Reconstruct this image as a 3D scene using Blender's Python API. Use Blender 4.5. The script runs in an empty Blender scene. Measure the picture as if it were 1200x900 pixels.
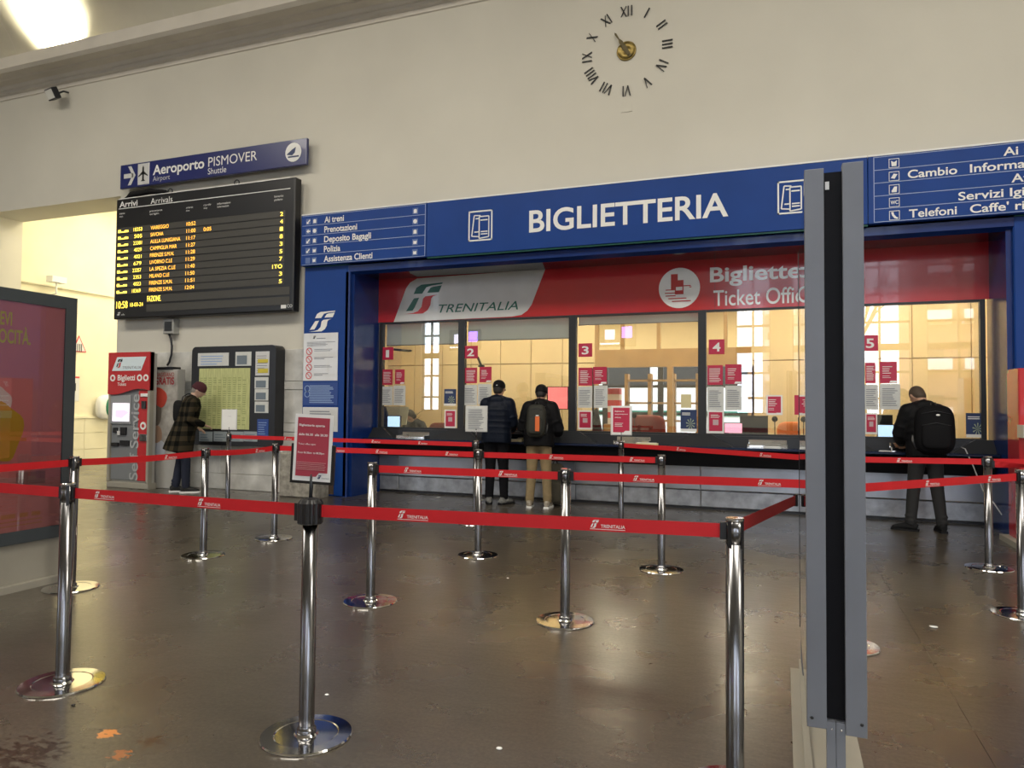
import bpy, bmesh, math, random
from mathutils import Vector, Matrix, Euler
random.seed(7)
PI = math.pi
S = bpy.context.scene
COL = S.collection

# ---------------------------------------------------------------- camera
F = 840.0; YAW = math.radians(20.7); TILT = math.radians(1.9); ROLL = math.radians(0.5); EYE = Vector((0, 0, 1.4))
RM = (Matrix.Rotation(YAW, 3, 'Z') @ Matrix.Rotation(PI/2 + TILT, 3, 'X') @ Matrix.Rotation(ROLL, 3, 'Z'))
cd = bpy.data.cameras.new('camera'); cam = bpy.data.objects.new('camera', cd); COL.objects.link(cam)
cam.matrix_world = Matrix.Translation(EYE) @ RM.to_4x4()
cd.sensor_fit = 'HORIZONTAL'; cd.sensor_width = 36; cd.lens = 36 * F / 1200
cd.clip_start = 0.05; cd.clip_end = 300
S.camera = cam
# ---------------------------------------------------------------- world, lights, exposure
S.view_settings.view_transform = 'Standard'; S.view_settings.look = 'None'
S.view_settings.gamma = 1; S.view_settings.use_curve_mapping = False
S.view_settings.exposure = 0.58
w = bpy.data.worlds.new('overcast'); S.world = w; w.use_nodes = True
bg = w.node_tree.nodes['Background']
bg.inputs['Color'].default_value = (0.80, 0.88, 1.0, 1); bg.inputs['Strength'].default_value = 4.3
def area(name, loc, rot, sx, sy, power, col=(1, 1, 1), spread=180):
    l = bpy.data.lights.new(name, 'AREA'); l.shape = 'RECTANGLE'; l.size = sx; l.size_y = sy
    l.energy = power; l.color = col; l.spread = math.radians(spread)
    o = bpy.data.objects.new(name, l); COL.objects.link(o); o.location = loc; o.rotation_euler = rot
    return o
# daylight entering by the tall hall windows behind the camera (each just outside its opening)
WINS = ((-19.6, 1.4), (-14.75, .45), (-1.05, .62), (2.3, 1.95), (6.75, 2.0), (11.0, 1.6))   # tall rear windows: centre, half width; last one added for more light
for i, (xc, hw_) in enumerate(WINS):
    po = area('window_daylight', (xc, -8.2, 4.5), (PI/2, 0, 0), 2*hw_, 6.5, 1)
    po.data.cycles.is_portal = True      # guides the sky light through the opening, gives none itself
# added warm area lights under the vault, ambient fill from above
for xc in (-12, -5, 2, 9):
    area('hall_fill', (xc, 1.5, 9.6), (0, 0, 0), 4.5, 3.0, 345, (1.0, 0.93, 0.80))
# added area lights in the left corridor, standing in for its daylight
area('corridor_fill', (-13.2, 13.6, 7.3), (0, math.radians(-25), 0), 2.6, 4.0, 300, (1.0, 0.93, 0.74))
area('corridor_fill', (-11.45, 15.5, 3.0), (0, math.radians(90), 0), 4.5, 5.0, 70, (1.0, 0.95, 0.80))
# uplight standing on the cornice
ul = bpy.data.lights.new('cornice_uplight', 'SPOT'); ul.energy = 520; ul.color = (1, 0.93, 0.68); ul.spot_size = math.radians(120); ul.spot_blend = 0.5; ul.shadow_soft_size = 0.12
uo = bpy.data.objects.new('cornice_uplight', ul); COL.objects.link(uo); uo.location = (-12.75, 9.15, 7.95); uo.rotation_euler = (math.radians(180-28), 0, 0)
# ticket office ceiling panels
for xc in (-5.4, -3.4, -1.4, 0.6, 2.2):
    area('office_lamp', (xc, 11.5, 3.62), (0, 0, 0), 1.2, 0.5, 28, (1.0, 0.86, 0.60))
for xc in (-3.5, -0.5):
    area('office_lamp', (xc, 14.2, 3.62), (0, 0, 0), 1.4, 0.8, 75, (1.0, 0.88, 0.62))

# ---------------------------------------------------------------- pixel -> place on a real plane
def ray(x, y): return RM @ Vector(((x-600)/F, (450-y)/F, -1))
def atY(x, y, Y): d = ray(x, y); return EYE + d*(Y/d.y)
def atX(x, y, X): d = ray(x, y); return EYE + d*(X/d.x)
def fl(x, y, z=0.0): d = ray(x, y); return EYE + d*((z-EYE.z)/d.z)

# ---------------------------------------------------------------- materials
MC = {}
def mat(name, col, rough=.5, metal=0, emit=0, noise=0, nscale=5, bump=0, bscale=40, spec=.5, coat=0, trans=0, col2=None, stretch=None, rnoise=0):
    if name in MC: return MC[name]
    m = bpy.data.materials.new(name); m.use_nodes = True; MC[name] = m
    nt = m.node_tree; b = nt.nodes['Principled BSDF']; N = nt.nodes.new; L = nt.links.new
    c = (*col, 1)
    b.inputs['Base Color'].default_value = c; b.inputs['Roughness'].default_value = rough; b.inputs['Metallic'].default_value = metal
    b.inputs['Specular IOR Level'].default_value = spec; b.inputs['Coat Weight'].default_value = coat
    b.inputs['Transmission Weight'].default_value = trans
    if emit: b.inputs['Emission Color'].default_value = c; b.inputs['Emission Strength'].default_value = emit
    tc = N('ShaderNodeTexCoord'); mp = N('ShaderNodeMapping'); L(tc.outputs['Object'], mp.inputs['Vector'])
    if stretch: mp.inputs['Scale'].default_value = stretch
    nz = N('ShaderNodeTexNoise'); nz.inputs['Scale'].default_value = nscale; nz.inputs['Detail'].default_value = 6; L(mp.outputs[0], nz.inputs['Vector'])
    r = N('ShaderNodeValToRGB'); r.color_ramp.elements[0].position = .3; r.color_ramp.elements[1].position = .7
    k = max(noise, 0.03)
    r.color_ramp.elements[0].color = (*[v*(1-k) for v in col], 1)
    r.color_ramp.elements[1].color = (*(col2 if col2 else [min(1, v*(1+k)) for v in col]), 1)
    L(nz.outputs['Fac'], r.inputs['Fac'])
    if not emit: L(r.outputs[0], b.inputs['Base Color'])
    if rnoise:
        mr = N('ShaderNodeMapRange'); mr.inputs['To Min'].default_value = max(0, rough-rnoise); mr.inputs['To Max'].default_value = rough+rnoise
        L(nz.outputs['Fac'], mr.inputs['Value']); L(mr.outputs[0], b.inputs['Roughness'])
    if bump:
        n2 = N('ShaderNodeTexNoise'); n2.inputs['Scale'].default_value = bscale; n2.inputs['Detail'].default_value = 4; L(mp.outputs[0], n2.inputs['Vector'])
        bp = N('ShaderNodeBump'); bp.inputs['Strength'].default_value = bump; bp.inputs['Distance'].default_value = .01
        L(n2.outputs['Fac'], bp.inputs['Height']); L(bp.outputs[0], b.inputs['Normal'])
    return m
plaster = mat('plaster', (.63, .605, .53), .85, noise=.05, nscale=.6, bump=.08, bscale=30, spec=.2)
vaultm = mat('vault_plaster', (.66, .63, .53), .8, noise=.07, nscale=.8, bump=.08, bscale=20, spec=.2)
cornm = mat('cornice_plaster', (.66, .62, .55), .8, noise=.05, nscale=2, bump=.05, bscale=30, spec=.2)
cream = mat('cream_plaster', (.80, .745, .55), .7, noise=.05, nscale=1.5, bump=.05, bscale=20, spec=.3)
blue = mat('blue_panel', (.005, .045, .235), .4, noise=.06, nscale=2, spec=.25)
blue_d = mat('blue_gloss', (.004, .026, .15), .25, noise=.06, nscale=2, spec=.35, coat=.1)
soffm = mat('glossy_soffit', (.012, .012, .03), .10, spec=.5, coat=.35)
red = mat('red_panel', (.50, .022, .03), .16, noise=.05, nscale=2, coat=.4)
white = mat('white_print', (.80, .80, .78), .5)
greyw = mat('grey_white_panel', (.62, .62, .61), .25, coat=.3)
black = mat('black_plastic', (.008, .008, .010), .35)
blackm = mat('matt_black', (.010, .010, .011), .8, spec=.2)
charc = mat('charcoal_metal', (.028, .030, .034), .4, metal=.2)
steel = mat('brushed_steel', (.21, .21, .22), .2, metal=1, bump=.02, bscale=200, stretch=(1, 1, .05), rnoise=.06)
chrome = mat('polished_steel', (.66, .65, .64), .09, metal=1, rnoise=.05)
counterm = mat('counter_steel', (.44, .47, .53), .33, metal=.75, noise=.12, nscale=3, bump=.03, bscale=60, rnoise=.1)
counterl = mat('scuffed_counter_steel', (.36, .38, .42), .4, metal=.6, noise=.3, nscale=7, bump=.05, bscale=30, rnoise=.1)
greym = mat('grey_powder_coat', (.17, .182, .21), .42, noise=.05, bump=.03, bscale=250)
beigem = mat('beige_powder_coat', (.32, .30, .25), .45, noise=.04)
tape_r = mat('red_webbing', (.58, .016, .022), .55, noise=.05, nscale=8, bump=.15, bscale=300, spec=.3)
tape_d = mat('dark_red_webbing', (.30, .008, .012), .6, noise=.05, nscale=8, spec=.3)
marble = mat('grey_marble', (.50, .49, .455), .35, noise=.2, nscale=3.2, col2=(.70, .69, .65), rnoise=.08)
stone = mat('speckled_stone', (.30, .28, .24), .6, noise=.35, nscale=14, bump=.1, bscale=40)
wood = mat('warm_office_panel', (.78, .64, .37), .45, noise=.05, nscale=1.2)
woodf = mat('wood_frame', (.42, .27, .11), .45, noise=.1, nscale=4)
brass = mat('aged_brass', (.26, .19, .06), .38, metal=.8, noise=.35, nscale=18)
blackpaint = mat('black_paint', (.012, .012, .012), .5)
amber = mat('amber_led', (1.0, .46, .05), emit=1.5)
yellowled = mat('yellow_led', (1.0, .72, .08), emit=1.7)
slat = mat('board_slat', (.055, .052, .045), .45)
poster = mat('poster_red', (.62, .23, .235), .5, noise=.05, nscale=2)  # red lightened to hold the haze of hall reflections
magenta = mat('notice_red', (.50, .022, .07), .45)
paper = mat('printed_paper', (.62, .63, .61), .6, noise=.05, nscale=30)
ylgreen = mat('timetable_paper', (.50, .52, .23), .6, noise=.18, nscale=6, stretch=(8, 1, 1))
greyprint = mat('grey_ink', (.22, .23, .26), .6)
darkgreen = mat('logo_green', (.01, .115, .085), .35)
logored = mat('logo_red', (.62, .04, .045), .35)
skin = mat('skin', (.42, .24, .16), .5, noise=.06, nscale=12)
lime = mat('lime_ink', (.62, .58, .05), .5)
yellow = mat('mustard_print', (.50, .34, .02), .5)
screen_on = mat('lit_screen', (.55, .78, 1.0), emit=.9)
screen_pink = mat('lit_pink_screen', (.95, .45, .60), emit=.8)
violet = mat('violet_neon', (.40, .18, 1.0), emit=5)
winlight = mat('lit_panel', (1.0, .90, .62), emit=2.5)

def glass_mat(name, refl, tint=(1, 1, 1), rough=0.0, base=0.06):
    m = bpy.data.materials.new(name); m.use_nodes = True; nt = m.node_tree; nt.nodes.clear(); N = nt.nodes.new; L = nt.links.new
    o = N('ShaderNodeOutputMaterial'); t = N('ShaderNodeBsdfTransparent'); g = N('ShaderNodeBsdfGlossy'); mx = N('ShaderNodeMixShader')
    fr = N('ShaderNodeLayerWeight'); fr.inputs['Blend'].default_value = refl
    mr = N('ShaderNodeMapRange'); mr.inputs['To Min'].default_value = base; mr.inputs['To Max'].default_value = 1
    L(fr.outputs['Fresnel'], mr.inputs['Value'])
    t.inputs['Color'].default_value = (*tint, 1); g.inputs['Roughness'].default_value = rough; g.inputs['Color'].default_value = (1, 1, 1, 1)
    L(mr.outputs[0], mx.inputs[0]); L(t.outputs[0], mx.inputs[1]); L(g.outputs[0], mx.inputs[2]); L(mx.outputs[0], o.inputs[0])
    return m
glass = glass_mat('office_glass', .33, (.97, .98, .97), base=.07)
glass2 = glass_mat('display_glass', .30, (.96, .96, .96), base=.05)
blindm = mat('translucent_blind', (.72, .76, .72), .6)

def floor_mat():
    m = bpy.data.materials.new('dark_polished_stone'); m.use_nodes = True; nt = m.node_tree; b = nt.nodes['Principled BSDF']; N = nt.nodes.new; L = nt.links.new
    tc = N('ShaderNodeNewGeometry')
    def noise(sc, det=5, vec=None, scale=None):
        mp = N('ShaderNodeMapping'); L(tc.outputs['Position'], mp.inputs['Vector'])
        if scale: mp.inputs['Scale'].default_value = scale
        n = N('ShaderNodeTexNoise'); n.inputs['Scale'].default_value = sc; n.inputs['Detail'].default_value = det; L(mp.outputs[0], n.inputs['Vector']); return n
    def ramp(src, stops):
        r = N('ShaderNodeValToRGB'); e = r.color_ramp.elements
        while len(e) < len(stops): e.new(.5)
        for q, (p, c) in zip(e, stops): q.position = p; q.color = (*c, 1) if len(c) == 3 else c
        L(src, r.inputs['Fac']); return r
    big = ramp(noise(.9).outputs['Fac'], [(.3, (.046, .037, .027)), (.7, (.080, .067, .050))])
    fine = ramp(noise(60, 3).outputs['Fac'], [(.35, (.75,)*3), (.65, (1.25,)*3)])
    mu = N('ShaderNodeMix'); mu.data_type = 'RGBA'; mu.blend_type = 'MULTIPLY'; mu.inputs['Factor'].default_value = 1
    L(big.outputs[0], mu.inputs['A']); L(fine.outputs[0], mu.inputs['B'])
    # pale specks
    sp = ramp(noise(140, 1).outputs['Fac'], [(.72, (0, 0, 0)), (.76, (1, 1, 1))])
    m2 = N('ShaderNodeMix'); m2.data_type = 'RGBA'; L(sp.outputs[0], m2.inputs['Factor']); L(mu.outputs['Result'], m2.inputs['A']); m2.inputs['B'].default_value = (.22, .19, .15, 1)
    last = m2
    # dried spills at their own places on the floor
    for (px, py), r_, colr, lo in (((126, 860), .05, (.55, .19, .04), .35), ((142, 884), .06, (.30, .10, .03), .45), ((178, 868), .15, (.055, .028, .015), .52), ((30, 885), .32, (.028, .016, .010), .50), ((925, 830), .16, (.02, .014, .01), .55), ((760, 736), .12, (.02, .014, .01), .56), ((1080, 660), .3, (.03, .022, .016), .56)):
        P = fl(px, py)
        d = N('ShaderNodeVectorMath'); d.operation = 'DISTANCE'; L(tc.outputs['Position'], d.inputs[0]); d.inputs[1].default_value = P
        mr = N('ShaderNodeMapRange'); mr.inputs['From Min'].default_value = 0; mr.inputs['From Max'].default_value = r_*1.3; mr.inputs['To Min'].default_value = .45; mr.inputs['To Max'].default_value = 0
        L(d.outputs['Value'], mr.inputs['Value'])
        n = noise(22, 6, scale=(1, 1.6, 1)); ad = N('ShaderNodeMath'); ad.operation = 'ADD'; L(mr.outputs[0], ad.inputs[0]); L(n.outputs['Fac'], ad.inputs[1])
        st = N('ShaderNodeMapRange'); st.inputs['From Min'].default_value = lo+.30; st.inputs['From Max'].default_value = lo+.36; L(ad.outputs[0], st.inputs['Value'])
        lim = N('ShaderNodeMath'); lim.operation = 'LESS_THAN'; L(d.outputs['Value'], lim.inputs[0]); lim.inputs[1].default_value = r_*1.25
        mm = N('ShaderNodeMath'); mm.operation = 'MULTIPLY'; L(st.outputs[0], mm.inputs[0]); L(lim.outputs[0], mm.inputs[1])
        mx = N('ShaderNodeMix'); mx.data_type = 'RGBA'; L(mm.outputs[0], mx.inputs['Factor']); L(last.outputs['Result'], mx.inputs['A']); mx.inputs['B'].default_value = (*colr, 1)
        last = mx
    L(last.outputs['Result'], b.inputs['Base Color'])
    rr = N('ShaderNodeMapRange'); rr.inputs['To Min'].default_value = .20; rr.inputs['To Max'].default_value = .37; L(noise(2.2, 8).outputs['Fac'], rr.inputs['Value']); L(rr.outputs[0], b.inputs['Roughness'])
    b.inputs['Specular IOR Level'].default_value = .9; b.inputs['Coat Weight'].default_value = .22; b.inputs['Coat Roughness'].default_value = .2
    bp = N('ShaderNodeBump'); bp.inputs['Strength'].default_value = .16; bp.inputs['Distance'].default_value = .012
    L(noise(9, 8, scale=(1, 1.8, 1)).outputs['Fac'], bp.inputs['Height']); L(bp.outputs[0], b.inputs['Normal'])
    return m
floorm = floor_mat()

# ---------------------------------------------------------------- mesh builder
class MB:
    def __init__(s): s.v = []; s.f = []; s.m = []; s.mats = []; s.sm = []
    def mi(s, m):
        if m not in s.mats: s.mats.append(m)
        return s.mats.index(m)
    def add(s, vs, fs, m=None, smooth=False):
        b = len(s.v); s.v += [Vector(v) for v in vs]; k = s.mi(m)
        for f in fs: s.f.append([b+i for i in f]); s.m.append(k); s.sm.append(smooth)
        return s
    def box(s, x0, x1, y0, y1, z0, z1, m=None):
        if x0 > x1: x0, x1 = x1, x0
        if y0 > y1: y0, y1 = y1, y0
        if z0 > z1: z0, z1 = z1, z0
        vs = [(x, y, z) for x in (x0, x1) for y in (y0, y1) for z in (z0, z1)]
        return s.add(vs, [(0,1,3,2), (4,6,7,5), (0,4,5,1), (2,3,7,6), (0,2,6,4), (1,5,7,3)], m)
    def bevbox(s, x0, x1, y0, y1, z0, z1, b=.01, m=None):   # box with bevelled front edges (towards -Y)
        vs = [(x0,y1,z0),(x1,y1,z0),(x1,y1,z1),(x0,y1,z1),(x0,y0+b,z0),(x1,y0+b,z0),(x1,y0+b,z1),(x0,y0+b,z1),(x0+b,y0,z0+b),(x1-b,y0,z0+b),(x1-b,y0,z1-b),(x0+b,y0,z1-b)]
        return s.add(vs, [(0,3,2,1),(0,1,5,4),(1,2,6,5),(2,3,7,6),(3,0,4,7),(4,5,9,8),(5,6,10,9),(6,7,11,10),(7,4,8,11),(8,9,10,11)], m)
    def poly(s, pts, d, m=None, smooth=False):          # planar outline extruded by vector d
        n = len(pts); a = [Vector(p) for p in pts]; c = [p+Vector(d) for p in a]
        return s.add(a+c, [list(range(n))[::-1], list(range(n, 2*n))] + [(i, (i+1) % n, n+(i+1) % n, n+i) for i in range(n)], m, smooth)
    def lathe(s, prof, c=(0, 0, 0), seg=24, m=None, smooth=True):
        vs = []; fs = []
        for r, z in prof:
            for i in range(seg):
                a = 2*PI*i/seg; vs.append((c[0]+r*math.cos(a), c[1]+r*math.sin(a), c[2]+z))
        for j in range(len(prof)-1):
            for i in range(seg):
                k = (i+1) % seg; fs.append((j*seg+i, j*seg+k, (j+1)*seg+k, (j+1)*seg+i))
        fs.append(list(range(seg))[::-1]); fs.append([(len(prof)-1)*seg+i for i in range(seg)])
        return s.add(vs, fs, m, smooth)
    def tube(s, pts, rad, seg=12, m=None, ref=(1, 0, 0), smooth=True):   # rad: number or list of number/(rx,ry)
        pts = [Vector(p) for p in pts]; n = len(pts)
        if not isinstance(rad, (list, tuple)): rad = [rad]*n
        vs = []; fs = []
        for i, p in enumerate(pts):
            t = (pts[min(i+1, n-1)]-pts[max(i-1, 0)]).normalized()
            rf = Vector(ref)
            if abs(t.dot(rf)) > .9: rf = Vector((0, 1, 0)) if abs(t.y) < .9 else Vector((0, 0, 1))
            a = (rf - t*t.dot(rf)).normalized(); b = t.cross(a)
            r = rad[i]; rx, ry = r if isinstance(r, (list, tuple)) else (r, r)
            for k in range(seg):
                q = 2*PI*k/seg; vs.append(p + a*rx*math.cos(q) + b*ry*math.sin(q))
        for j in range(n-1):
            for i in range(seg):
                k = (i+1) % seg; fs.append((j*seg+i, j*seg+k, (j+1)*seg+k, (j+1)*seg+i))
        fs.append(list(range(seg))[::-1]); fs.append([(n-1)*seg+i for i in range(seg)])
        return s.add(vs, fs, m, smooth)
    def sell(s, c, r, e=1.0, seg=20, rings=12, rot=None, m=None):   # superellipsoid, e<1 boxier
        vs = []; fs = []; c = Vector(c)
        sg = lambda v: math.copysign(abs(v)**e, v)
        for j in range(rings+1):
            ph = -PI/2 + PI*j/rings
            for i in range(seg):
                th = 2*PI*i/seg
                v = Vector((r[0]*sg(math.cos(ph))*sg(math.cos(th)), r[1]*sg(math.cos(ph))*sg(math.sin(th)), r[2]*sg(math.sin(ph))))
                if rot: v = rot @ v
                vs.append(c+v)
        for j in range(rings):
            for i in range(seg):
                k = (i+1) % seg; fs.append((j*seg+i, j*seg+k, (j+1)*seg+k, (j+1)*seg+i))
        return s.add(vs, fs, m, True)
    def xf(s, M):
        s.v = [M @ v for v in s.v]; return s
    def mesh(s, name):
        me = bpy.data.meshes.new(name); me.from_pydata([tuple(v) for v in s.v], [], s.f)
        for m in s.mats: me.materials.append(m)
        me.polygons.foreach_set('material_index', s.m); me.polygons.foreach_set('use_smooth', s.sm)
        bm = bmesh.new(); bm.from_mesh(me); bmesh.ops.remove_doubles(bm, verts=bm.verts, dist=1e-6); bmesh.ops.recalc_face_normals(bm, faces=bm.faces); bm.to_mesh(me); bm.free()
        return me
    def build(s, name, m=None, parent=None, local=False):
        if m is not None: s.mats = [m if q is None else q for q in s.mats]
        off = Vector((0, 0, 0))
        if parent is not None:
            if not local: off = wloc(parent)
        elif not local:
            xs = [v.x for v in s.v]; ys = [v.y for v in s.v]; zs = [v.z for v in s.v]
            off = Vector(((min(xs)+max(xs))/2, (min(ys)+max(ys))/2, min(zs)))
        s.v = [v-off for v in s.v]
        me = s.mesh(name); o = bpy.data.objects.new(name, me); COL.objects.link(o)
        if parent is not None: o.parent = parent
        elif not local: o.location = off
        return o
def wloc(o):
    v = Vector(o.location); p = o.parent
    while p: v += Vector(p.location); p = p.parent
    return v
def tag(o, label=None, cat=None, group=None, kind=None):
    if label: o['label'] = label
    if cat: o['category'] = cat
    if group: o['group'] = group
    if kind: o['kind'] = kind
    return o
def thing(name, label, cat, loc=(0, 0, 0), rz=0, group=None):
    o = bpy.data.objects.new(name, None); COL.objects.link(o); o.empty_display_size = .1
    o.location = loc; o.rotation_euler = (0, 0, rz); return tag(o, label, cat, group)
def struct(mb, name, m):
    o = mb.build(name, m); o['kind'] = 'structure'; return o
def copytree(o, parent=None):
    c = o.copy(); COL.objects.link(c); c.parent = parent
    for ch in list(o.children): copytree(ch, c)
    return c

# lettering: built-in font turned into meshes
TC = {}
def textmesh(s, bold=0, shear=0, m=None):
    key = (s, bold, shear, m.name if m else '')
    if key in TC: return TC[key]
    cu = bpy.data.curves.new('t', 'FONT'); cu.body = s; cu.size = 1; cu.offset = bold; cu.shear = shear; cu.extrude = 0; cu.resolution_u = 5
    ob = bpy.data.objects.new('t', cu); COL.objects.link(ob)
    dg = bpy.context.evaluated_depsgraph_get(); me = bpy.data.meshes.new_from_object(ob.evaluated_get(dg))
    bpy.data.objects.remove(ob)
    vs = [v.co.copy() for v in me.vertices]; fs = [list(p.vertices) for p in me.polygons]
    TC[key] = (vs, fs); return TC[key]
def text(s, X0, X1, z0, capz, Y, m, parent=None, bold=0, shear=0, name='lettering', mb=None, M=None):
    """lettering facing -Y: left X0, right X1, baseline z0, capital height capz"""
    vs, fs = textmesh(s, bold, shear)
    x0 = min(v.x for v in vs); x1 = max(v.x for v in vs); cap = .729
    sx = (X1-X0)/(x1-x0); sz = capz/cap
    out = [Vector((X0+(v.x-x0)*sx, Y, z0+v.y*sz)) for v in vs]
    if M: out = [M @ v for v in out]
    q = mb or MB(); q.add(out, fs, m)
    if mb: return mb
    return q.build(name, m, parent)
def tpx(s, xl, yb, xr, yt, Y, m, parent=None, **k):
    a = atY(xl, yb, Y); b = atY(xr, yb, Y); t = atY(xl, yt, Y)
    return text(s, a.x, b.x, a.z, t.z-a.z, Y, m, parent, **k)
def ppx(mb, pts, Y, t=.004, m=None):      # outline given in photo pixels, cut out on the plane Y, thickness t towards the hall
    return mb.poly([atY(x, y, Y) for x, y in pts], (0, -t, 0), m)
def rpx(tl, br, Y):                        # rectangle on plane Y from its top-left and bottom-right pixels
    ym = (tl[1]+br[1])/2
    return atY(tl[0], ym, Y).x, atY(br[0], ym, Y).x, atY(*br, Y).z, atY(*tl, Y).z
# the railway emblem (four slanted strokes) in a unit box
EMB = [[(323,218),(340,180),(370,163),(497,157),(494,165),(430,172),(400,180),(375,218)],
       [(405,215),(425,185),(440,180),(492,174),(475,215)],
       [(325,245),(357,242),(330,300),(318,320),(278,322)],
       [(465,230),(395,236),(380,250),(372,300),(350,325),(320,335),(268,340),(380,340),(410,320),(425,290),(430,250),(440,238)]]
def emblem(mb, X0, X1, z0, z1, Y, ms, t=.003):
    for pts, m in zip(EMB, ms):
        mb.poly([(X0+(x-268)/230*(X1-X0), Y, z0+(342-y)/185*(z1-z0)) for x, y in pts], (0, -t, 0), m)
    return mb
def ring(mb, cx, cz, r0, r1, Y, m, seg=24, t=.002):
    vs = []; fs = []
    for i in range(seg):
        a = 2*PI*i/seg
        for r in (r0, r1): vs.append((cx+r*math.cos(a), Y-t, cz+r*math.sin(a)))
    for i in range(seg): j = (i+1) % seg; fs.append((2*i, 2*i+1, 2*j+1, 2*j))
    return mb.add(vs, fs, m)
def disc(mb, cx, cz, r, Y, m, t=.003, seg=24):
    return mb.poly([(cx+r*math.cos(2*PI*i/seg), Y, cz+r*math.sin(2*PI*i/seg)) for i in range(seg)], (0, -t, 0), m)
def lines(mb, X0, X1, z0, z1, n, Y, m, fill=.5, rag=.35, t=.0015):   # rows of small print
    dz = (z1-z0)/n
    for i in range(n):
        z = z1-(i+1)*dz; x1 = X1-(X1-X0)*random.random()*rag
        mb.box(X0, x1, Y-t, Y, z, z+dz*fill, m)
    return mb

# ================================================================ SETTING
WY = 9.6
xj0, xj1, zop = -14.9, -11.3, 5.2           # opening to the corridor
px0, px1 = -7.16, 3.6                        # ticket office front
GY = 10.3                                    # plane of the glazing
# floor slabs with recessed joints
fb = MB(); fb.box(-22, 13, -9, 21, -.06, -.008)
floor = struct(fb, 'floor', mat('joint_grout', (.06, .05, .04), .7))
xs = [-22, -14, -5.46, .78, 6, 13]; ys = [-9, 2.0, 8.9, 21]
for i in range(len(xs)-1):
    for j in range(len(ys)-1):
        g = .0012
        MB().box(xs[i]+g, xs[i+1]-g, ys[j]+.0006, ys[j+1]-.0006, -.03, 0).build('slab', floorm, floor)
wb = MB()
wb.box(-22, xj0, WY, WY+.72, 0, 8.2); wb.box(xj0, xj1, WY, WY+.72, zop, 8.2)
wb.box(xj1, px0+.05, WY, WY+.72, 0, 8.2); wb.box(px0+.05, 13, WY, WY+.72, 4.3, 8.2); wb.box(px1, 13, WY, WY+.72, 0, 4.3)
wall = struct(wb, 'wall_front', plaster)
# marble facing of the lower wall
zr = [0, .13, atY(335, 512, 9.57).z, atY(335, 498, 9.57).z, atY(335, 458, 9.57).z, atY(335, 423, 9.57).z]
zr = [0, .26, .98, 1.12, 1.66, 1.80, 2.32]
for r in range(len(zr)-1):
    x = xj1; k = 0
    while x < px0:
        wd = (1.05 if zr[r+1]-zr[r] > .3 else 2.1) + (.18 if r % 2 else 0); x2 = min(px0, x+wd)
        MB().bevbox(x+.003, x2-.003, 9.57 - (.012 if r in (0, 2, 4) else 0), WY, zr[r]+.003, zr[r+1]-.003, .004).build('marble_slab', marble, wall)
        x = x2
# stone block at the foot of the blue pillar
MB().box(-22, xj0, 9.57, WY, 0, 2.3).build('marble_slab', marble, wall)
# cornice
z0c = 7.42
prof = [(9.6, z0c), (9.575, z0c+.01), (9.575, z0c+.08), (9.52, z0c+.10), (9.52, z0c+.155), (9.49, z0c+.165), (9.45, z0c+.21), (9.30, z0c+.225), (9.28, z0c+.20), (9.26, z0c+.225), (9.12, z0c+.235), (9.05, z0c+.20), (8.98, z0c+.24), (8.98, z0c+.45), (9.6, z0c+.45)]
cb = MB(); cb.poly([(-22, y, z) for y, z in prof], (35, 0, 0)); struct(cb, 'trim_1', cornm)
# vaulted ceiling
vb = MB(); n = 40
yc, hw, rise, zb = .4, 9.15, 2.9, z0c+.44
arc = [(yc+hw*math.cos(PI*i/n), zb+rise*math.sin(PI*i/n)) for i in range(n+1)]
pts = [(-22, y, z) for y, z in arc]
vb.add([(-22, y, z) for y, z in arc]+[(13, y, z) for y, z in arc]+[(-22, y+ (y-yc)*.02, z+.15) for y, z in arc]+[(13, y+(y-yc)*.02, z+.15) for y, z in arc],
       [(i, i+1, n+2+i, n+1+i) for i in range(n)]+[(2*n+2+i, 3*n+3+i, 3*n+4+i, 2*n+3+i) for i in range(n)], None, True)
ceil = struct(vb, 'ceiling', vaultm)
for xr in range(-20, 13, 2):   # joints between the vault panels
    rb = MB()
    for i in range(n):
        (ya, za), (yb_, zb_) = arc[i], arc[i+1]
        rb.add([(xr, ya, za-.006), (xr+.02, ya, za-.006), (xr+.02, yb_, zb_-.006), (xr, yb_, zb_-.006)], [(0, 1, 2, 3)])
    rb.build('joint_strip', cornm, ceil)
# back wall with gridded windows, carried higher to let in more daylight
bw = MB(); wins = WINS; BY = -8.0
bw.box(-22, 13, BY-.4, BY, 0, 1.25); bw.box(-22, 13, BY-.4, BY, 7.75, 8.4)
edges = [-22] + [e for c, h_ in wins for e in (c-h_, c+h_)] + [13]
for a, b in zip(edges[::2], edges[1::2]): bw.box(a, b, BY-.4, BY, 1.25, 7.75)
struct(bw, 'wall_back', plaster)
for k, (c, h_) in enumerate(wins):
    g = MB()
    nv = max(2, round(h_*2)); 
    for i in range(nv+1): x = c-h_+i*2*h_/nv; g.box(x-.035, x+.035, BY-.25, BY-.15, 1.25, 7.75)
    for z in (1.25, 1.85, 2.8, 3.7, 4.6, 5.6, 6.6, 7.75): h = .12 if z == 3.7 else .04; g.box(c-h_, c+h_, BY-.26, BY-.14, z-h, z+h)
    struct(g, 'window_%d' % (k+11), charc)
struct(MB().box(-22.3, -22, -8.4, 21, 0, 11), 'wall_left', plaster)
struct(MB().box(13, 13.3, -8.4, 21, 0, 11), 'wall_right', plaster)
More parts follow.
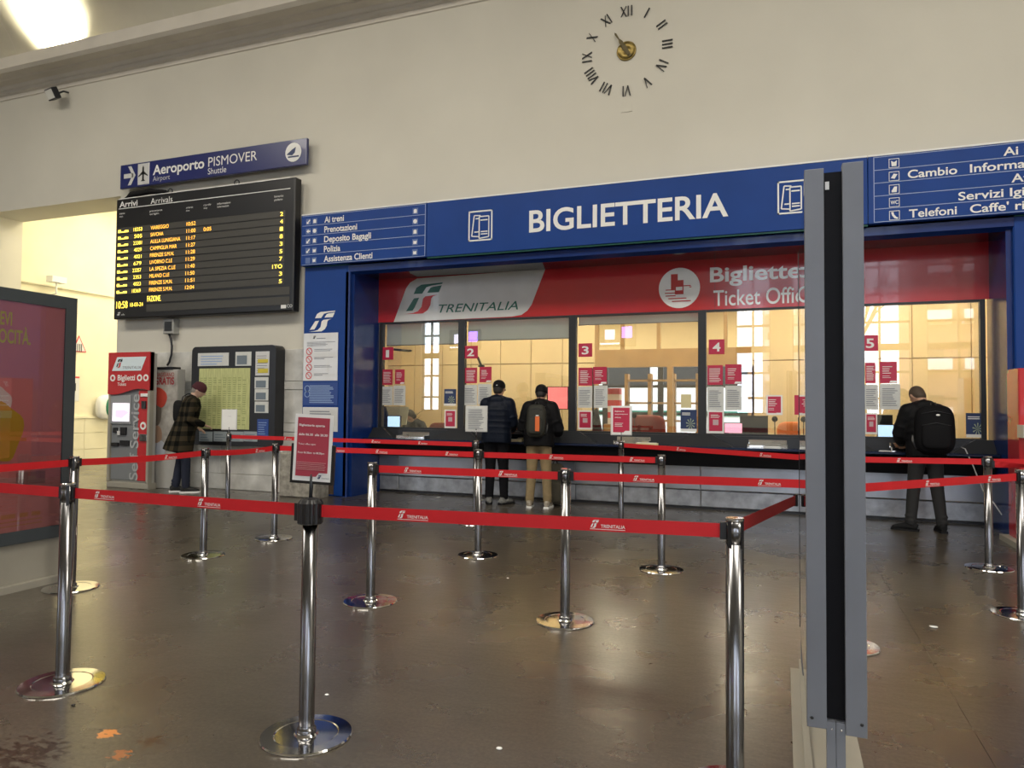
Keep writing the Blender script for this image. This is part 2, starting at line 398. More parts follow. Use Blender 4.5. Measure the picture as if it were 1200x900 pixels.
# corridor beyond the opening
cw = MB(); cw.box(-15.9, -15.5, WY+.72, 21, 0, 8.2)
lw = struct(cw, 'wall_corridor', cream)
for y0 in range(11, 21, 2):
    for z0, z1 in ((0, .33), (.33, .72), (.72, 1.06)):
        MB().box(-15.5, -15.46, y0-.68+.004, y0+1.32-.004, z0+.004, z1-.004).build('marble_slab', cream, lw)
MB().box(-15.5, -15.44, 10.4, 21, 1.06, 1.12).build('dado_rail', cream, lw)
MB().tube([(-15.47, 10.4, 4.05), (-15.47, 20.6, 4.05)], .02).build('conduit', cream, lw)
struct(MB().box(-11.3, -10.9, WY+.72, 21, 0, 8.2), 'wall_corridor_right', cream)
struct(MB().box(-15.9, -10.9, 20.6, 21, 0, 8.2), 'wall_corridor_end', cream)
struct(MB().box(-15.9, -10.9, WY+.3, 21, 8.0, 8.2), 'ceiling_corridor', cream)

# ================================================================ BLUE TICKET OFFICE FRONT
zs = 3.50
XL = -6.32; XR = 2.39
por = thing('ticket_office_surround', 'glossy dark blue panelled surround framing the whole row of ticket windows', 'surround', (-2, 9.6, 0))
for nm, a, b in (('pillar', px0, XL), ('pillar', XR+.05, px1)):
    MB().bevbox(a, b, 9.5, GY+.1, 0, 3.62, .012).build(nm, blue, por)
MB().box(XL-.0, XL+.06, 9.56, GY+.1, 0, zs).build('jamb', blue_d, por)
MB().box(XR-.01, XR+.05, 9.56, GY+.1, 0, zs).build('jamb', blue_d, por)
hd = MB(); hd.add([(XL-.01, 9.5, 3.62), (XR+.06, 9.5, 3.62), (XR+.06, 9.5, 3.50), (XL-.01, 9.5, 3.50), (XL-.01, 9.58, 3.46), (XR+.06, 9.58, 3.46), (XL-.01, 9.66, 3.5), (XR+.06, 9.66, 3.5), (XL-.01, 9.66, 3.62), (XR+.06, 9.66, 3.62)],
   [(0, 3, 2, 1), (3, 4, 5, 2), (4, 6, 7, 5), (6, 8, 9, 7), (8, 0, 1, 9), (0, 8, 6, 4, 3), (1, 2, 5, 7, 9)]); hd.build('header', blue_d, por)
MB().box(XL, XR, 9.66, GY+.2, zs, zs+.05).build('soffit', soffm, por)
MB().box(px0+.02, px1, 9.50, 9.54, 3.60, 3.62).build('edge_strip', darkgreen, por)
MB().box(XL-.06, XL+.02, 9.50, 9.56, .0, 3.50).build('edge_strip', blue_d, por)
MB().box(px0+.3, px0+.62, 9.49, 9.50, .03, .17).build('worn_patch', mat('rust_scuff', (.07, .045, .03), .8, noise=.4, nscale=20), por)
# direction sign boards along the top
SY = 9.40; st, sb = 4.425, 3.62
xa = atY(500, 270, SY).x; xb = atY(1017, 220, SY).x
signc = thing('ticket_office_sign', 'long blue BIGLIETTERIA sign board above the ticket windows with big white capitals', 'sign', ((xa+xb)/2, SY, sb))
MB().bevbox(xa+.003, xb-.003, SY, 9.6, sb, st, .004).build('board', blue, signc)
MB().box(xa+.003, xb-.003, SY+.02, SY+.05, sb-.02, sb).build('lower_edge', darkgreen, signc)
MB().box(xa+.003, xb-.003, SY-.005, SY+.04, st, st+.02).build('upper_edge', white, signc)
tpx('BIGLIETTERIA', 620, 272, 853.5, 246, SY-.004, white, signc, bold=.018)
def ticket_icon(x0, y0, x1, y1, par):
    X0, X1, Z0, Z1 = rpx((x0, y0), (x1, y1), SY-.003); w_ = X1-X0; h = Z1-Z0; q = MB(); t = .02
    for a, b, c, d in ((0, 1, 0, t/h), (0, 1, 1-t/h, 1), (0, t/w_, 0, 1), (1-t/w_, 1, 0, 1)): q.box(X0+a*w_, X0+b*w_, SY-.004, SY, Z0+c*h, Z0+d*h)
    def strip(p, qn, wd=.016):
        p = Vector((X0+p[0]*w_, 0, Z0+p[1]*h)); e = Vector((X0+qn[0]*w_, 0, Z0+qn[1]*h)); dd = (e-p).normalized(); nn = Vector((dd.z, 0, -dd.x))*wd/2
        q.poly([(v.x, SY, v.z) for v in (p-nn, e-nn, e+nn, p+nn)], (0, -.004, 0))
    for a, b in (((.14, .17), (.24, .85)), ((.24, .85), (.5, .83)), ((.14, .17), (.45, .14)), ((.45, .08), (.45, .8)), ((.45, .8), (.85, .8)), ((.85, .8), (.85, .12)), ((.85, .12), (.45, .08)), ((.5, .68), (.8, .68)), ((.3, .74), (.44, .74)), ((.25, .3), (.42, .3)), ((.52, .3), (.8, .3)), ((.52, .22), (.8, .22))): strip(a, b)
    q.build('ticket_pictogram', white, par)
ticket_icon(549, 248, 577, 281, signc); ticket_icon(911, 213, 944, 249, signc)
# left direction board
sl = thing('direction_sign', 'blue five-line direction board over the left pillar starting Ai treni', 'sign', (px0+.7, SY, sb))
MB().bevbox(px0, xa-.003, SY, 9.6, sb, st, .004).build('board', blue, sl)
MB().box(px0, xa-.003, SY-.005, SY+.04, st, st+.02).build('upper_edge', white, sl)
rowh = (st-sb-.03)/5
def rules(X0, X1, par, vert):
    q = MB()
    for i in range(6): z = sb+.012+i*rowh; q.box(X0, X1, SY-.002, SY, z, z+.007)
    q.box(vert, vert+.008, SY-.002, SY, sb+.012, st-.01); q.build('ruled_lines', mat('pale_blue_line', (.35, .42, .62), .5), par)
rules(px0+.02, xa-.02, sl, xa-.03)
for i, s in enumerate(('Ai treni', 'Prenotazioni', 'Deposito Bagagli', 'Polizia', 'Assistenza Clienti')):
    z = st-.03-(i+1)*rowh
    X0 = atY(380, 280, SY).x; L_ = (.37, .62, .88, .31, .91)[i]
    text(s, X0, X0+L_*.965, z+.04, .098, SY-.003, white, sl, bold=.02)
    for c in (px0+.09, px0+.21, atY(486.5, 270, SY).x-.045):
        ic = MB(); ic.box(c, c+.09, SY-.003, SY, z+.035, z+.125, mat('pictogram_blue_grey', (.10, .16, .36), .5))
        if c < px0+.15:
            if i == 1: ic.poly([(c+.01, SY-.003, z+.08), (c+.05, SY-.003, z+.11), (c+.05, SY-.003, z+.09), (c+.085, SY-.003, z+.09), (c+.085, SY-.003, z+.07), (c+.05, SY-.003, z+.07), (c+.05, SY-.003, z+.05)], (0, -.002, 0), white)
            elif i < 4: ic.poly([(c+.015, SY-.003, z+.045), (c+.055, SY-.003, z+.045), (c+.043, SY-.003, z+.058), (c+.08, SY-.003, z+.1), (c+.068, SY-.003, z+.112), (c+.03, SY-.003, z+.072), (c+.015, SY-.003, z+.085)], (0, -.002, 0), white)
        elif i == 1: disc(ic, c+.045, z+.08, .032, SY-.003, white)
        else:
            ic.poly([(c+.02, SY-.003, z+.05), (c+.07, SY-.003, z+.05), (c+.07+.008*(i % 2), SY-.003, z+.10), (c+.045, SY-.003, z+.112-.02*(i > 2)), (c+.02, SY-.003, z+.10)], (0, -.002, 0), white)
        ic.build('pictogram', white, sl)
# right direction board
sr = thing('direction_sign', 'blue five-line direction board at the right edge reading Cambio, Telefoni and Caffe', 'sign', (3, SY, sb))
MB().bevbox(xb+.003, px1+1.2, SY, 9.6, sb, st, .004).build('board', blue, sr)
MB().box(xb+.003, px1+1.2, SY-.005, SY+.04, st, st+.02).build('upper_edge', white, sr)
xr0 = atY(1024, 250, SY).x; rules(xr0, px1+1.1, sr, xr0)
for i in range(5):
    z = st-.03-(i+1)*rowh; ic = MB(); c = atY(1042, 250, SY).x
    for a, b, cc, d in ((0, .11, .025, .031), (0, .11, .129, .135), (0, .006, .025, .135), (.104, .11, .025, .135)): ic.box(c+a, c+b, SY-.004, SY, z+cc, z+d)
    if i == 3: text('WC', c+.015, c+.095, z+.058, .045, SY-.004, white, mb=ic, bold=.02)
    elif i == 4: ic.poly([(c+.02, SY-.002, z+.12), (c+.045, SY-.002, z+.12), (c+.05, SY-.002, z+.09), (c+.075, SY-.002, z+.06), (c+.095, SY-.002, z+.05), (c+.085, SY-.002, z+.035), (c+.055, SY-.002, z+.045), (c+.03, SY-.002, z+.08)], (0, -.003, 0))
    elif i == 1: ic.poly([(c+.02, SY-.002, z+.06), (c+.06, SY-.002, z+.05), (c+.09, SY-.002, z+.1), (c+.05, SY-.002, z+.11)], (0, -.003, 0))
    else: ic.poly([(c+.03, SY-.002, z+.045), (c+.08, SY-.002, z+.045), (c+.085, SY-.002, z+.11), (c+.055, SY-.002, z+.09+.02*(i == 2)), (c+.025, SY-.002, z+.11-.05*(i == 2))], (0, -.003, 0))
    ic.build('pictogram', white, sr)
def rowtext(s, xl, i, xe, f=1):
    X0 = atY(xl, 230, SY).x; L_ = atY(xe, 230, SY).x-X0; z = st-.03-(i+1)*rowh; text(s, X0, X0+L_, z+.04, .098*f, SY-.003, white, sr, bold=.016)
rowtext('Ai binari', 1176.5, 0, 1246); rowtext('Cambio', 1064, 1, 1122); rowtext('Informazioni', 1137, 1, 1243); rowtext('Attesa', 1185.5, 2, 1240)
rowtext('Servizi', 1123, 3, 1176); rowtext('Igienici', 1183.5, 3, 1242); rowtext('Telefoni', 1065, 4, 1121); rowtext("Caffe' ristoro", 1136.5, 4, 1248)
# red fascia with logo panel
gwhite = mat('gloss_white_print', (.88, .88, .87), .16, coat=.4)
bt, bb_ = 3.50, 2.79
fa = thing('red_fascia', 'glossy red fascia above the ticket windows carrying white logo panel and Ticket Office lettering', 'fascia', (-2, GY, bb_))
MB().box(XL+.06, XR-.01, GY-.02, GY+.03, bb_, bt).build('board', red, fa)
lg = MB(); ppx(lg, [(461.5, 377.5), (476, 338), (481, 331), (489, 326.5), (500, 325.5), (639, 315.5), (623, 357), (618, 364), (611, 369), (600, 371)], GY-.021, .004); lg.build('logo_panel', greyw, fa)
q = MB(); E0 = atY(474, 369, GY-.026); E1 = atY(519, 331, GY-.026); emblem(q, E0.x, E1.x, E0.z+.005, E1.z, GY-.026, (darkgreen, darkgreen, darkgreen, logored)); q.build('emblem', darkgreen, fa)
tpx('TRENITALIA', 514, 366.5, 607, 356.5, GY-.027, darkgreen, fa, shear=.28, bold=.004)
q = MB(); c = atY(796, 337.5, GY-.02); disc(q, c.x, c.z, .287, GY-.021, gwhite, .004, 40); q.build('roundel', white, fa)
q = MB()
LV = [0]
def rr(u0, v0, u1, v1, m=red): LV[0] += .0007; q.box(c.x+u0, c.x+u1, GY-.0275-LV[0], GY-.0245, c.z+v0, c.z+v1, m)
rr(-.115, -.02, -.02, .20); rr(-.06, -.09, .06, .11); rr(-.045, -.035, .045, .015, white)
for k_, (u0, u1, v) in enumerate(((-.19, -.06, -.03), (-.20, -.05, -.075), (-.19, -.05, -.115), (-.15, .10, -.155), (-.10, .16, -.195), (.06, .16, .02), (.14, .17, .0))): rr(u0, v, u1, v+.013)
q.build('hand_pictogram', red, fa)
tpx('Biglietteria', 832, 330.5, 976, 313, GY-.026, gwhite, fa, bold=.022)
tpx('Ticket Office', 836, 358.5, 952, 339.5, GY-.026, gwhite, fa, bold=.008)
for xx in (572, 838): X = atY(xx, 340, GY).x; MB().box(X-.003, X+.003, GY-.0215, GY-.019, bb_, bt).build('panel_joint', mat('joint_dark_red', (.12, .01, .012), .6), fa)

# ---- counter
co = thing('ticket_counter', 'long ticket counter with dark blue top, apron blackened as shade and scuffed steel front panels', 'counter', (-2, 10.1, 0))
xc0, xc1 = XL+.06, XR-.01
zt = .90
MB().bevbox(xc0, xc1, 9.86, GY+.9, zt-.035, zt, .008).build('countertop', mat('dark_blue_top', (.010, .018, .05), .22), co)
MB().box(xc0, xc1, 10.12, 10.34, .62, zt-.035).build('apron', blackm, co)  # black here paints the shadow gap below the countertop
zmid = .27
xpan = [xc0, -5.9, -4.5, -2.9, atY(821, 580, 10.36).x, .35, 1.5, xc1]
for i in range(len(xpan)-1):
    MB().bevbox(xpan[i]+.004, xpan[i+1]-.004, 10.36, 10.5, zmid+.01, .64, .006).build('front_panel', counterm, co)
    MB().bevbox(xpan[i]+.004, xpan[i+1]-.004, 10.385, 10.5, .035, zmid, .01).build('kick_panel', counterl, co)
MB().box(xc0, xc1, 10.41, 10.5, 0, .04).build('skirting', charc, co)
mull = [atY(x, 450, GY).x for x in (445, 541, 671, 823)] ; mull.append(mull[-1]+1.72); mull.append(atY(1155, 450, GY).x)
MB().box(xc0, xc1, 10.20, 10.36, zt, 1.04).build('sill', charc, co)
for i in range(6):   # faceted dark blocks below every mullion
    m_ = mull[i]; q = MB()
    lo, hi = max(m_-.42, xc0), min(m_+.42, xc1); l2, h2 = max(m_-.14, xc0), min(m_+.14, xc1)
    q.add([(lo, 10.02, zt), (hi, 10.02, zt), (hi, 10.2, zt), (lo, 10.2, zt), (l2, 10.17, 1.06), (h2, 10.17, 1.06), (h2, 10.2, 1.06), (l2, 10.2, 1.06)], [(0, 3, 2, 1), (0, 1, 5, 4), (1, 2, 6, 5), (2, 3, 7, 6), (3, 0, 4, 7), (4, 5, 6, 7)])
    q.build('faceted_block', charc, co)
for i in range(5):
    c = (mull[i]+mull[i+1])/2
    q = MB(); q.box(c-.24, c+.24, 10.0, 10.2, zt, zt+.012); q.box(c-.24, c+.24, 10.19, 10.20, zt, zt+.10); q.box(c-.25, c-.235, 10.0, 10.2, zt, zt+.05); q.box(c+.235, c+.25, 10.0, 10.2, zt, zt+.05); q.build('pass_tray', chrome, co)

# ---- windows 1..5
gz0, gz1 = 1.04, bb_
for i in range(5):
    a, b = mull[i], mull[i+1]; q = MB()
    q.box(a, a+.055, GY-.03, GY+.06, gz0, gz1); q.box(b-.055, b, GY-.03, GY+.06, gz0, gz1)
    q.box(a+.055, b-.055, GY-.02, GY+.05, gz0, gz0+.03); q.box(a+.055, b-.055, GY-.02, GY+.05, gz1-.03, gz1)
    f_ = struct(q, 'window_%d' % (i+1), charc)
    MB().box(a+.055, b-.055, GY, GY+.012, gz0+.03, gz1-.03).build('pane', glass, f_)

SG = 'notices stuck on the ticket office glass'
WN = {1: 'the leftmost ticket window', 2: 'the window where the two men stand', 3: 'the window with the red armchair', 4: 'the window just left of the glass totem', 5: 'the rightmost ticket window'}
def nplate(i, tl, br):
    X0, X1, Z0, Z1 = rpx(tl, br, GY-.004)
    t = thing('window_number', 'dark red square plate with white numeral on %s' % WN[i], 'number plate', ((X0+X1)/2, GY-.001, Z0), group='ticket window numbers')
    MB().bevbox(X0, X1, GY-.012, GY-.001, Z0, Z1, .003).build('plate', magenta, t)
    wd = X1-X0; text(str(i), X0+wd*(.34 if i == 1 else .25), X1-wd*(.36 if i == 1 else .25), Z0+(Z1-Z0)*.2, (Z1-Z0)*.6, GY-.0125, white, t, bold=.02)
for i, (tl, br) in enumerate((((448, 407), (461, 421.5)), ((543.5, 405.5), (560, 420)), ((678, 402.5), (694, 418)), ((830.5, 398), (849, 415)), ((1010, 393), (1029, 411)))): nplate(i+1, tl, br)
def notice(tl, br, m, label, style='text', head=None, Y=GY, name='notice', cat='notice', grp=SG, border=None, behind=False):
    X0, X1, Z0, Z1 = rpx(tl, br, Y-.003); w_ = X1-X0; h = Z1-Z0
    t = thing(name, label, cat, ((X0+X1)/2, Y-.001, Z0), group=grp)
    MB().box(X0, X1, Y-.004, Y-.001, Z0, Z1).build('sheet', border or m, t)
    if border: MB().box(X0+w_*.10, X1-w_*.10, Y-.006, Y-.004, Z0+h*.10, Z1-h*.07).build('printed_area', m, t)
    q = MB(); pr = white if m in (magenta, red, poster) else greyprint
    if style == 'text': lines(q, X0+w_*.12, X1-w_*.12, Z0+h*.15, Z1-h*.12, 9, Y-.0065, pr, .35)
    elif style == 'few':
        lines(q, X0+w_*.15, X1-w_*.25, Z0+h*.45, Z1-h*.15, 4, Y-.0065, pr, .32); lines(q, X0+w_*.15, X1-w_*.35, Z0+h*.25, Z0+h*.4, 2, Y-.0065, pr, .25)
        q.poly([(X0+w_*.55, Y-.006, Z0+h*.02), (X1-w_*.02, Y-.006, Z0+h*.02), (X1-w_*.02, Y-.006, Z0+h*.12), (X0+w_*.62, Y-.006, Z0+h*.12)], (0, -.002, 0), white)
    elif style == 'code':
        lines(q, X0+w_*.2, X1-w_*.2, Z1-h*.32, Z1-h*.15, 3, Y-.0065, pr, .4); q.box(X0+w_*.33, X1-w_*.33, Y-.0075, Y-.006, Z0+h*.36, Z0+h*.6, mat('pale_square', (.55, .4, .42), .6))
    elif style == 'photo':
        lines(q, X0+w_*.1, X1-w_*.2, Z1-h*.25, Z1-h*.1, 2, Y-.0065, white, .5)
        for k in range(9):
            aa = k*.7; q.poly([(X0+w_*.62, Y-.006, Z0+h*.35), (X0+w_*(.62+.28*math.cos(aa)), Y-.006, Z0+h*(.35+.25*math.sin(aa))), (X0+w_*(.62+.28*math.cos(aa+.25)), Y-.006, Z0+h*(.35+.25*math.sin(aa+.25)))], (0, -.001, 0), mat('leaf_print', (.35, .42, .30), .6))
        q.box(X0, X1, Y-.0075, Y-.006, Z0, Z0+h*.13, white)
    if q.v: q.build('print', pr, t)
    return t
navy = mat('navy_print', (.02, .04, .12), .5)
sets = [ # per window: pixel tl/br of left red, right red, left white, right white, small framed code
 (1, (448, 433, 460, 451), (463, 433, 474, 450), (446, 453, 460, 475), (461, 452, 475, 475)),
 (2, (545, 431, 559, 449), (562, 430, 576, 448), (543, 451, 559, 475), (560, 450, 576, 474)),
 (3, (678, 431, 694, 452), (695, 430, 711, 450), (677, 453, 694, 478), (696, 452, 712, 478)),
 (4, (829, 428, 847, 451), (850, 427, 869, 450), (829, 453, 848, 481), (850, 452, 869, 481)),
 (5, (1014, 425, 1026, 449), (1031, 424, 1051, 449), (1013, 451, 1029, 480), (1031, 450, 1055, 480))]
for n_, a, b, c, d in sets:
    notice(a[:2], a[2:], magenta, 'left dark red notice of the pair on %s' % WN[n_], 'text')
    notice(b[:2], b[2:], magenta, 'right dark red notice of the pair on %s' % WN[n_], 'few')
    notice(c[:2], c[2:], paper, 'left typed sheet under the red pair on %s' % WN[n_], 'text')
    notice(d[:2], d[2:], paper, 'right typed sheet under the red pair on %s' % WN[n_], 'text')
notice((521, 480), (534.5, 502), magenta, 'white-bordered red card right of the clerk', 'code', border=white)
notice((520.5, 456), (534.5, 475.5), navy, 'dark photo notice with pale leaves at the right side of window 1', 'photo')
notice((677.5, 481), (694, 503.5), magenta, 'white-bordered red card on the glass right of the coral-lit screen', 'code', border=white)
notice((797.5, 480), (816.5, 506), navy, 'dark blue photo notice with pale plant at lower right of window 3', 'photo')
notice((798, 462), (810, 478), mat('cream_note', (.70, .62, .35), .6), 'small cream sheet above the photo notice on window 3', 'none')
notice((829, 481), (848.5, 508), magenta, 'white-bordered red card leaning beside the small pink display', 'code', border=white)
notice((1014, 484), (1028, 509), magenta, 'white-bordered red card left of the bending man', 'code', border=white)
notice((1132, 484), (1154, 513), navy, 'dark blue photo notice right of the black backpack on the last window', 'photo')
notice((898, 463), (917, 486.5), magenta, 'slightly creased red notice hanging high above the monitor on window 4', 'few', border=white)
notice((931, 463), (937, 486), magenta, 'narrow red notice close to the totem on window 4', 'none')
# ================================================================ OFFICE INTERIOR
struct(MB().box(-7.9, 3.9, 10.55, 15.9, .0, .012), 'floor_office', mat('office_floor', (.25, .20, .14), .5))
struct(MB().box(-7.9, 3.9, GY+.05, 16.1, 3.68, 3.78), 'ceiling_office', mat('office_ceiling', (.75, .68, .48), .8))
struct(MB().box(-7.9, -7.5, GY+.1, 16.1, 0, 3.7), 'wall_office_left', wood)
struct(MB().box(3.5, 3.9, GY+.1, 16.1, 0, 3.7), 'wall_office_right', wood)
IY = 12.7
def panelwall(x0, x1, name, n):
    b = MB(); b.box(x0, x1, IY+.03, IY+.12, 0, 3.7); o = struct(b, name, woodf); wdt = (x1-x0)/n
    for k in range(n):
        for z0, z1 in ((.05, 2.22), (2.235, 3.68)):
            MB().bevbox(x0+k*wdt+.006, x0+(k+1)*wdt-.006, IY, IY+.04, z0, z1, .004).build('wall_panel', wood, o)
    return o
xo0 = atY(697, 450, IY).x; xo1 = atY(880, 450, IY).x
panelwall(-7.5, xo0, 'wall_office_back_left', 7); panelwall(xo1, 3.5, 'wall_office_back_right', 5)
# opening with glazed transom
ob = MB(); zb0, zb1 = atY(760, 430, IY).z, atY(760, 409, IY).z
ob.box(xo0, xo1, IY, IY+.12, zb0, zb1); 
for xx in (xo0, (xo0+xo1)/2, xo1): ob.box(xx-.05, xx+.05, IY, IY+.12, 0, zb0)
for px_ in (699, 729, 771.5, 820, 850): X = atY(px_, 400, IY).x; ob.box(X-.03, X+.03, IY, IY+.1, zb1, 3.68)
ob.box(xo0, xo1, IY, IY+.1, 3.58, 3.68)
struct(ob, 'trim_2', woodf)
# rear room wall with windows and blinds-like shelving in front
RY = 15.9; rw = MB(); x0r, x1r = -5.0, 1.2; rzs, rzt = .7, 2.6
rw.box(-7.9, x0r, RY, RY+.2, 0, 3.7); rw.box(x1r, 3.9, RY, RY+.2, 0, 3.7); rw.box(x0r, x1r, RY, RY+.2, 0, rzs); rw.box(x0r, x1r, RY, RY+.2, rzt, 3.7)
struct(rw, 'wall_office_rear', mat('rear_plaster', (.72, .60, .36), .7))
q = MB()
for i in range(6): X = x0r+i*(x1r-x0r)/5; q.box(X-.06, X+.06, RY+.02, RY+.1, rzs, rzt)
for z in (rzs, 1.3, 1.9, rzt): q.box(x0r, x1r, RY+.03, RY+.09, z-.03, z+.03)
struct(q, 'window_6', charc)
sh = thing('shelf_rack', 'pale wooden open shelf rack standing before the bright rear window behind window 3', 'shelves', (-1.6, 14.4, .012))
shx0, shx1 = atY(735, 470, 14.4).x, atY(818, 470, 14.4).x
for k in range(4): X = shx0+(shx1-shx0)*k/3; MB().box(X-.035, X+.035, 14.3, 14.5, .012, 2.1).build('post', woodf, sh)
for z in (.75, 1.15, 1.5, 1.95): MB().box(shx0, shx1, 14.3, 14.6, z, z+.035).build('shelf', woodf, sh)
# folders on the rack at the left
for k in range(6):
    a = atY(712, 455+k*7, 13.2); b = atY(726, 462+k*7, 13.2)
    tag(MB().bevbox(a.x, b.x, 13.2, 13.4, b.z, a.z, .004).build('file_box', white if k % 2 else logored), '%s file box, %s of the small stack left of the rear shelf rack' % ('white' if k % 2 else 'red', ('topmost', 'second', 'third', 'fourth', 'fifth', 'lowest')[k]), 'box', 'file boxes behind window 3')
fbx = MB(); a = atY(710, 498, 13.2); b = atY(728, 498, 13.2); fbx.box(a.x-.03, b.x+.03, 13.15, 13.45, 0.012, atY(726, 497, 13.2).z)
tag(fbx.build('side_cabinet', woodf), 'low wooden cabinet under the file boxes behind window 3', 'cabinet')
# blinds behind windows 1, 2 and 3
for i, zb_ in ((0, atY(490, 404, GY+.1).z), (1, atY(600, 398, GY+.1).z), (2, atY(740, 379, GY+.1).z)):
    q = MB(); q.box(mull[i]+.06, mull[i+1]-.06, GY+.10, GY+.104, zb_, gz1+.1); t = thing('roller_blind', 'grey roller blind drawn slightly down in %s' % WN[i+1], 'blind', ((mull[i]+mull[i+1])/2, GY+.1, zb_), group='roller blinds')
    q.build('cloth', blindm, t); MB().tube([(mull[i]+.06, GY+.102, zb_), (mull[i+1]-.06, GY+.102, zb_)], .008).build('bottom_bar', greyprint, t)
# office desk behind the glass
dk = thing('office_desk', 'long pale office desk running behind the ticket glass', 'desk', (-2, 10.9, .012))
MB().box(-7.0, 3.3, GY+.62, 11.35, .86, .89).build('desktop', mat('desk_top', (.5, .38, .18), .4), dk)
for X in (-6.9, -4.4, -1.9, .7, 3.1): MB().box(X-.03, X+.03, 11.2, 11.3, .012, .86).build('leg', charc, dk)
def lcd(cx, cy, z, w_, h, rz, lit, label, back=False):
    t = thing('monitor', label, 'monitor', (cx, cy, z), rz)
    MB().box(-w_/2, w_/2, -.015, .015, .10, .10+h).build('bezel', black, t, True)
    sy = -.017
    MB().box(-w_/2+.012, w_/2-.012, sy, sy+.002, .112, .10+h-.012).build('screen', lit, t, True)
    MB().box(-.03, .03, .0, .02, 0, .14).build('stand', black, t, True); MB().box(-.1, .1, -.07, .07, 0, .01).build('foot', black, t, True)
    return t
dz = .89
def onglass(px_, py_, Y): return atY(px_, py_, Y)
def scr(tl, br, Y, lit, label, rz=0, foot=True):
    X0, X1, Z0, Z1 = rpx(tl, br, Y); t = thing('monitor', label, 'monitor', ((X0+X1)/2, Y, dz if Y > GY else zt), rz)
    w_ = X1-X0; base = dz if Y > GY else zt
    MB().bevbox(-w_/2, w_/2, -.015, .015, Z0-base, Z1-base, .004).build('bezel', black, t, True)
    MB().box(-w_/2+w_*.06, w_/2-w_*.06, -.018, -.0152, Z0-base+.012, Z1-base-.012).build('screen', lit, t, True)
    MB().box(-.02, .02, .016, .04, .004, (Z0+Z1)/2-base).build('stand', black, t, True); MB().box(-.09, .09, -.05, .09, 0, .01).build('foot', black, t, True)
    return t
scr((454, 487), (470, 501), 10.75, screen_on, 'small lit customer display at the left of window 1')
scr((1027.5, 497), (1048, 513), 10.75, screen_on, 'lit customer display beside the bending man at window 5')
scr((1028, 486), (1046, 499), 11.1, black, 'dark monitor behind the lit customer display at window 5')
scr((641, 453), (667, 480), 10.75, mat('coral_screen', (1, .22, .20), emit=.8), 'tall coral-lit screen at the right end of window 2')
scr((848, 495), (871, 508.5), 10.75, screen_pink, 'small pink advertising display at the left of window 4')
scr((867, 487), (900, 511), 10.85, black, 'wide black monitor seen beside the pink display at window 4')
scr((935, 489), (945, 520), 10.8, black, 'dark monitor half hidden by the totem at window 4')
q = MB(); q.poly([(v.x, v.y, v.z) for v in (atY(696, 480, 11.0), atY(700, 478, 11.0), atY(706, 508, 11.0), atY(694, 508, 11.0))], (0, .04, 0)); a = atY(700, 507, 11.0); q.box(a.x-.08, a.x+.08, 10.95, 11.09, .89, a.z); tag(q.build('monitor', black), 'dark monitor seen edge-on at the left of window 3', 'monitor')
q = MB(); q.poly([(v.x, v.y, v.z) for v in (atY(443, 476, 11.0), atY(451, 476, 11.0), atY(457, 500, 11.0), atY(446, 503, 11.0))], (0, .04, 0)); a = atY(452, 501, 11.0); q.box(a.x-.08, a.x+.08, 10.95, 11.09, .89, a.z); tag(q.build('monitor', black), 'dark monitor in the left corner behind window 1', 'monitor')
tag(MB().poly([tuple(v) for v in (atY(452, 476, 11.3), atY(479, 477, 11.3), atY(476, 498, 11.3), atY(457, 499, 11.3))], (0, .01, 0)).build('document_board', mat('pale_document', (.75, .78, .6), .6)), 'pale sheet of paper propped up beside the clerk at window 1', 'document')
def mic(px_, Y, label, top):
    b = fl(px_, 500, dz); P = atY(px_, 500, Y); t = thing('microphone', label, 'microphone', (P.x, Y, dz))
    zt_ = atY(px_, top, Y).z-dz
    MB().lathe([(.04, 0), (.04, .015), (.01, .02)], seg=16).build('base', black, t, True)
    MB().tube([(0, 0, .015), (.0, -.01, zt_*.6), (0, -.05, zt_)], .006).build('gooseneck', black, t, True)
    MB().sell((0, -.055, zt_), (.04, .04, .04)).build('windshield', blackm, t, True)
mic(487, 10.8, 'black gooseneck microphone in front of the clerk at window 1', 488)
mic(744, 10.8, 'black gooseneck microphone by the red armchair at window 3', 487)
mic(908, 10.8, 'black gooseneck microphone right of the wide monitor at window 4', 491)
# office chairs
def chair(px_, Y, label, wd, top, m):
    P = atY(px_, 500, Y); t = thing('office_chair', label, 'chair', (P.x, Y, .012)); zt_ = atY(px_, top, Y).z
    q = MB(); q.sell((0, .0, zt_-.30), (wd/2, .06, .30), .45); q.build('backrest', m, t, True)
    q = MB(); q.sell((0, -.25, .50), (wd/2, .26, .06), .5); q.build('seat', m, t, True)
    MB().lathe([(.025, .08), (.025, .46)], seg=10).build('column', charc, t, True)
    q = MB()
    for k in range(5): a = k*2*PI/5; q.tube([(0, 0, .09), (.28*math.cos(a), .28*math.sin(a), .03)], .02, 8)
    q.build('base', charc, t, True)
redch = mat('red_upholstery', (.16, .018, .010), .55, noise=.1)
chair(758, 11.9, 'dark red armchair behind the counter at window 3, broad back', .62, 487, redch)
chair(517, 12.0, 'orange-red chair back low behind window 1 near the card', .5, 496, redch)
chair(930, 12.0, 'orange chair seen behind window 4 beside the totem', .5, 495, mat('orange_upholstery', (.6, .18, .05), .6))
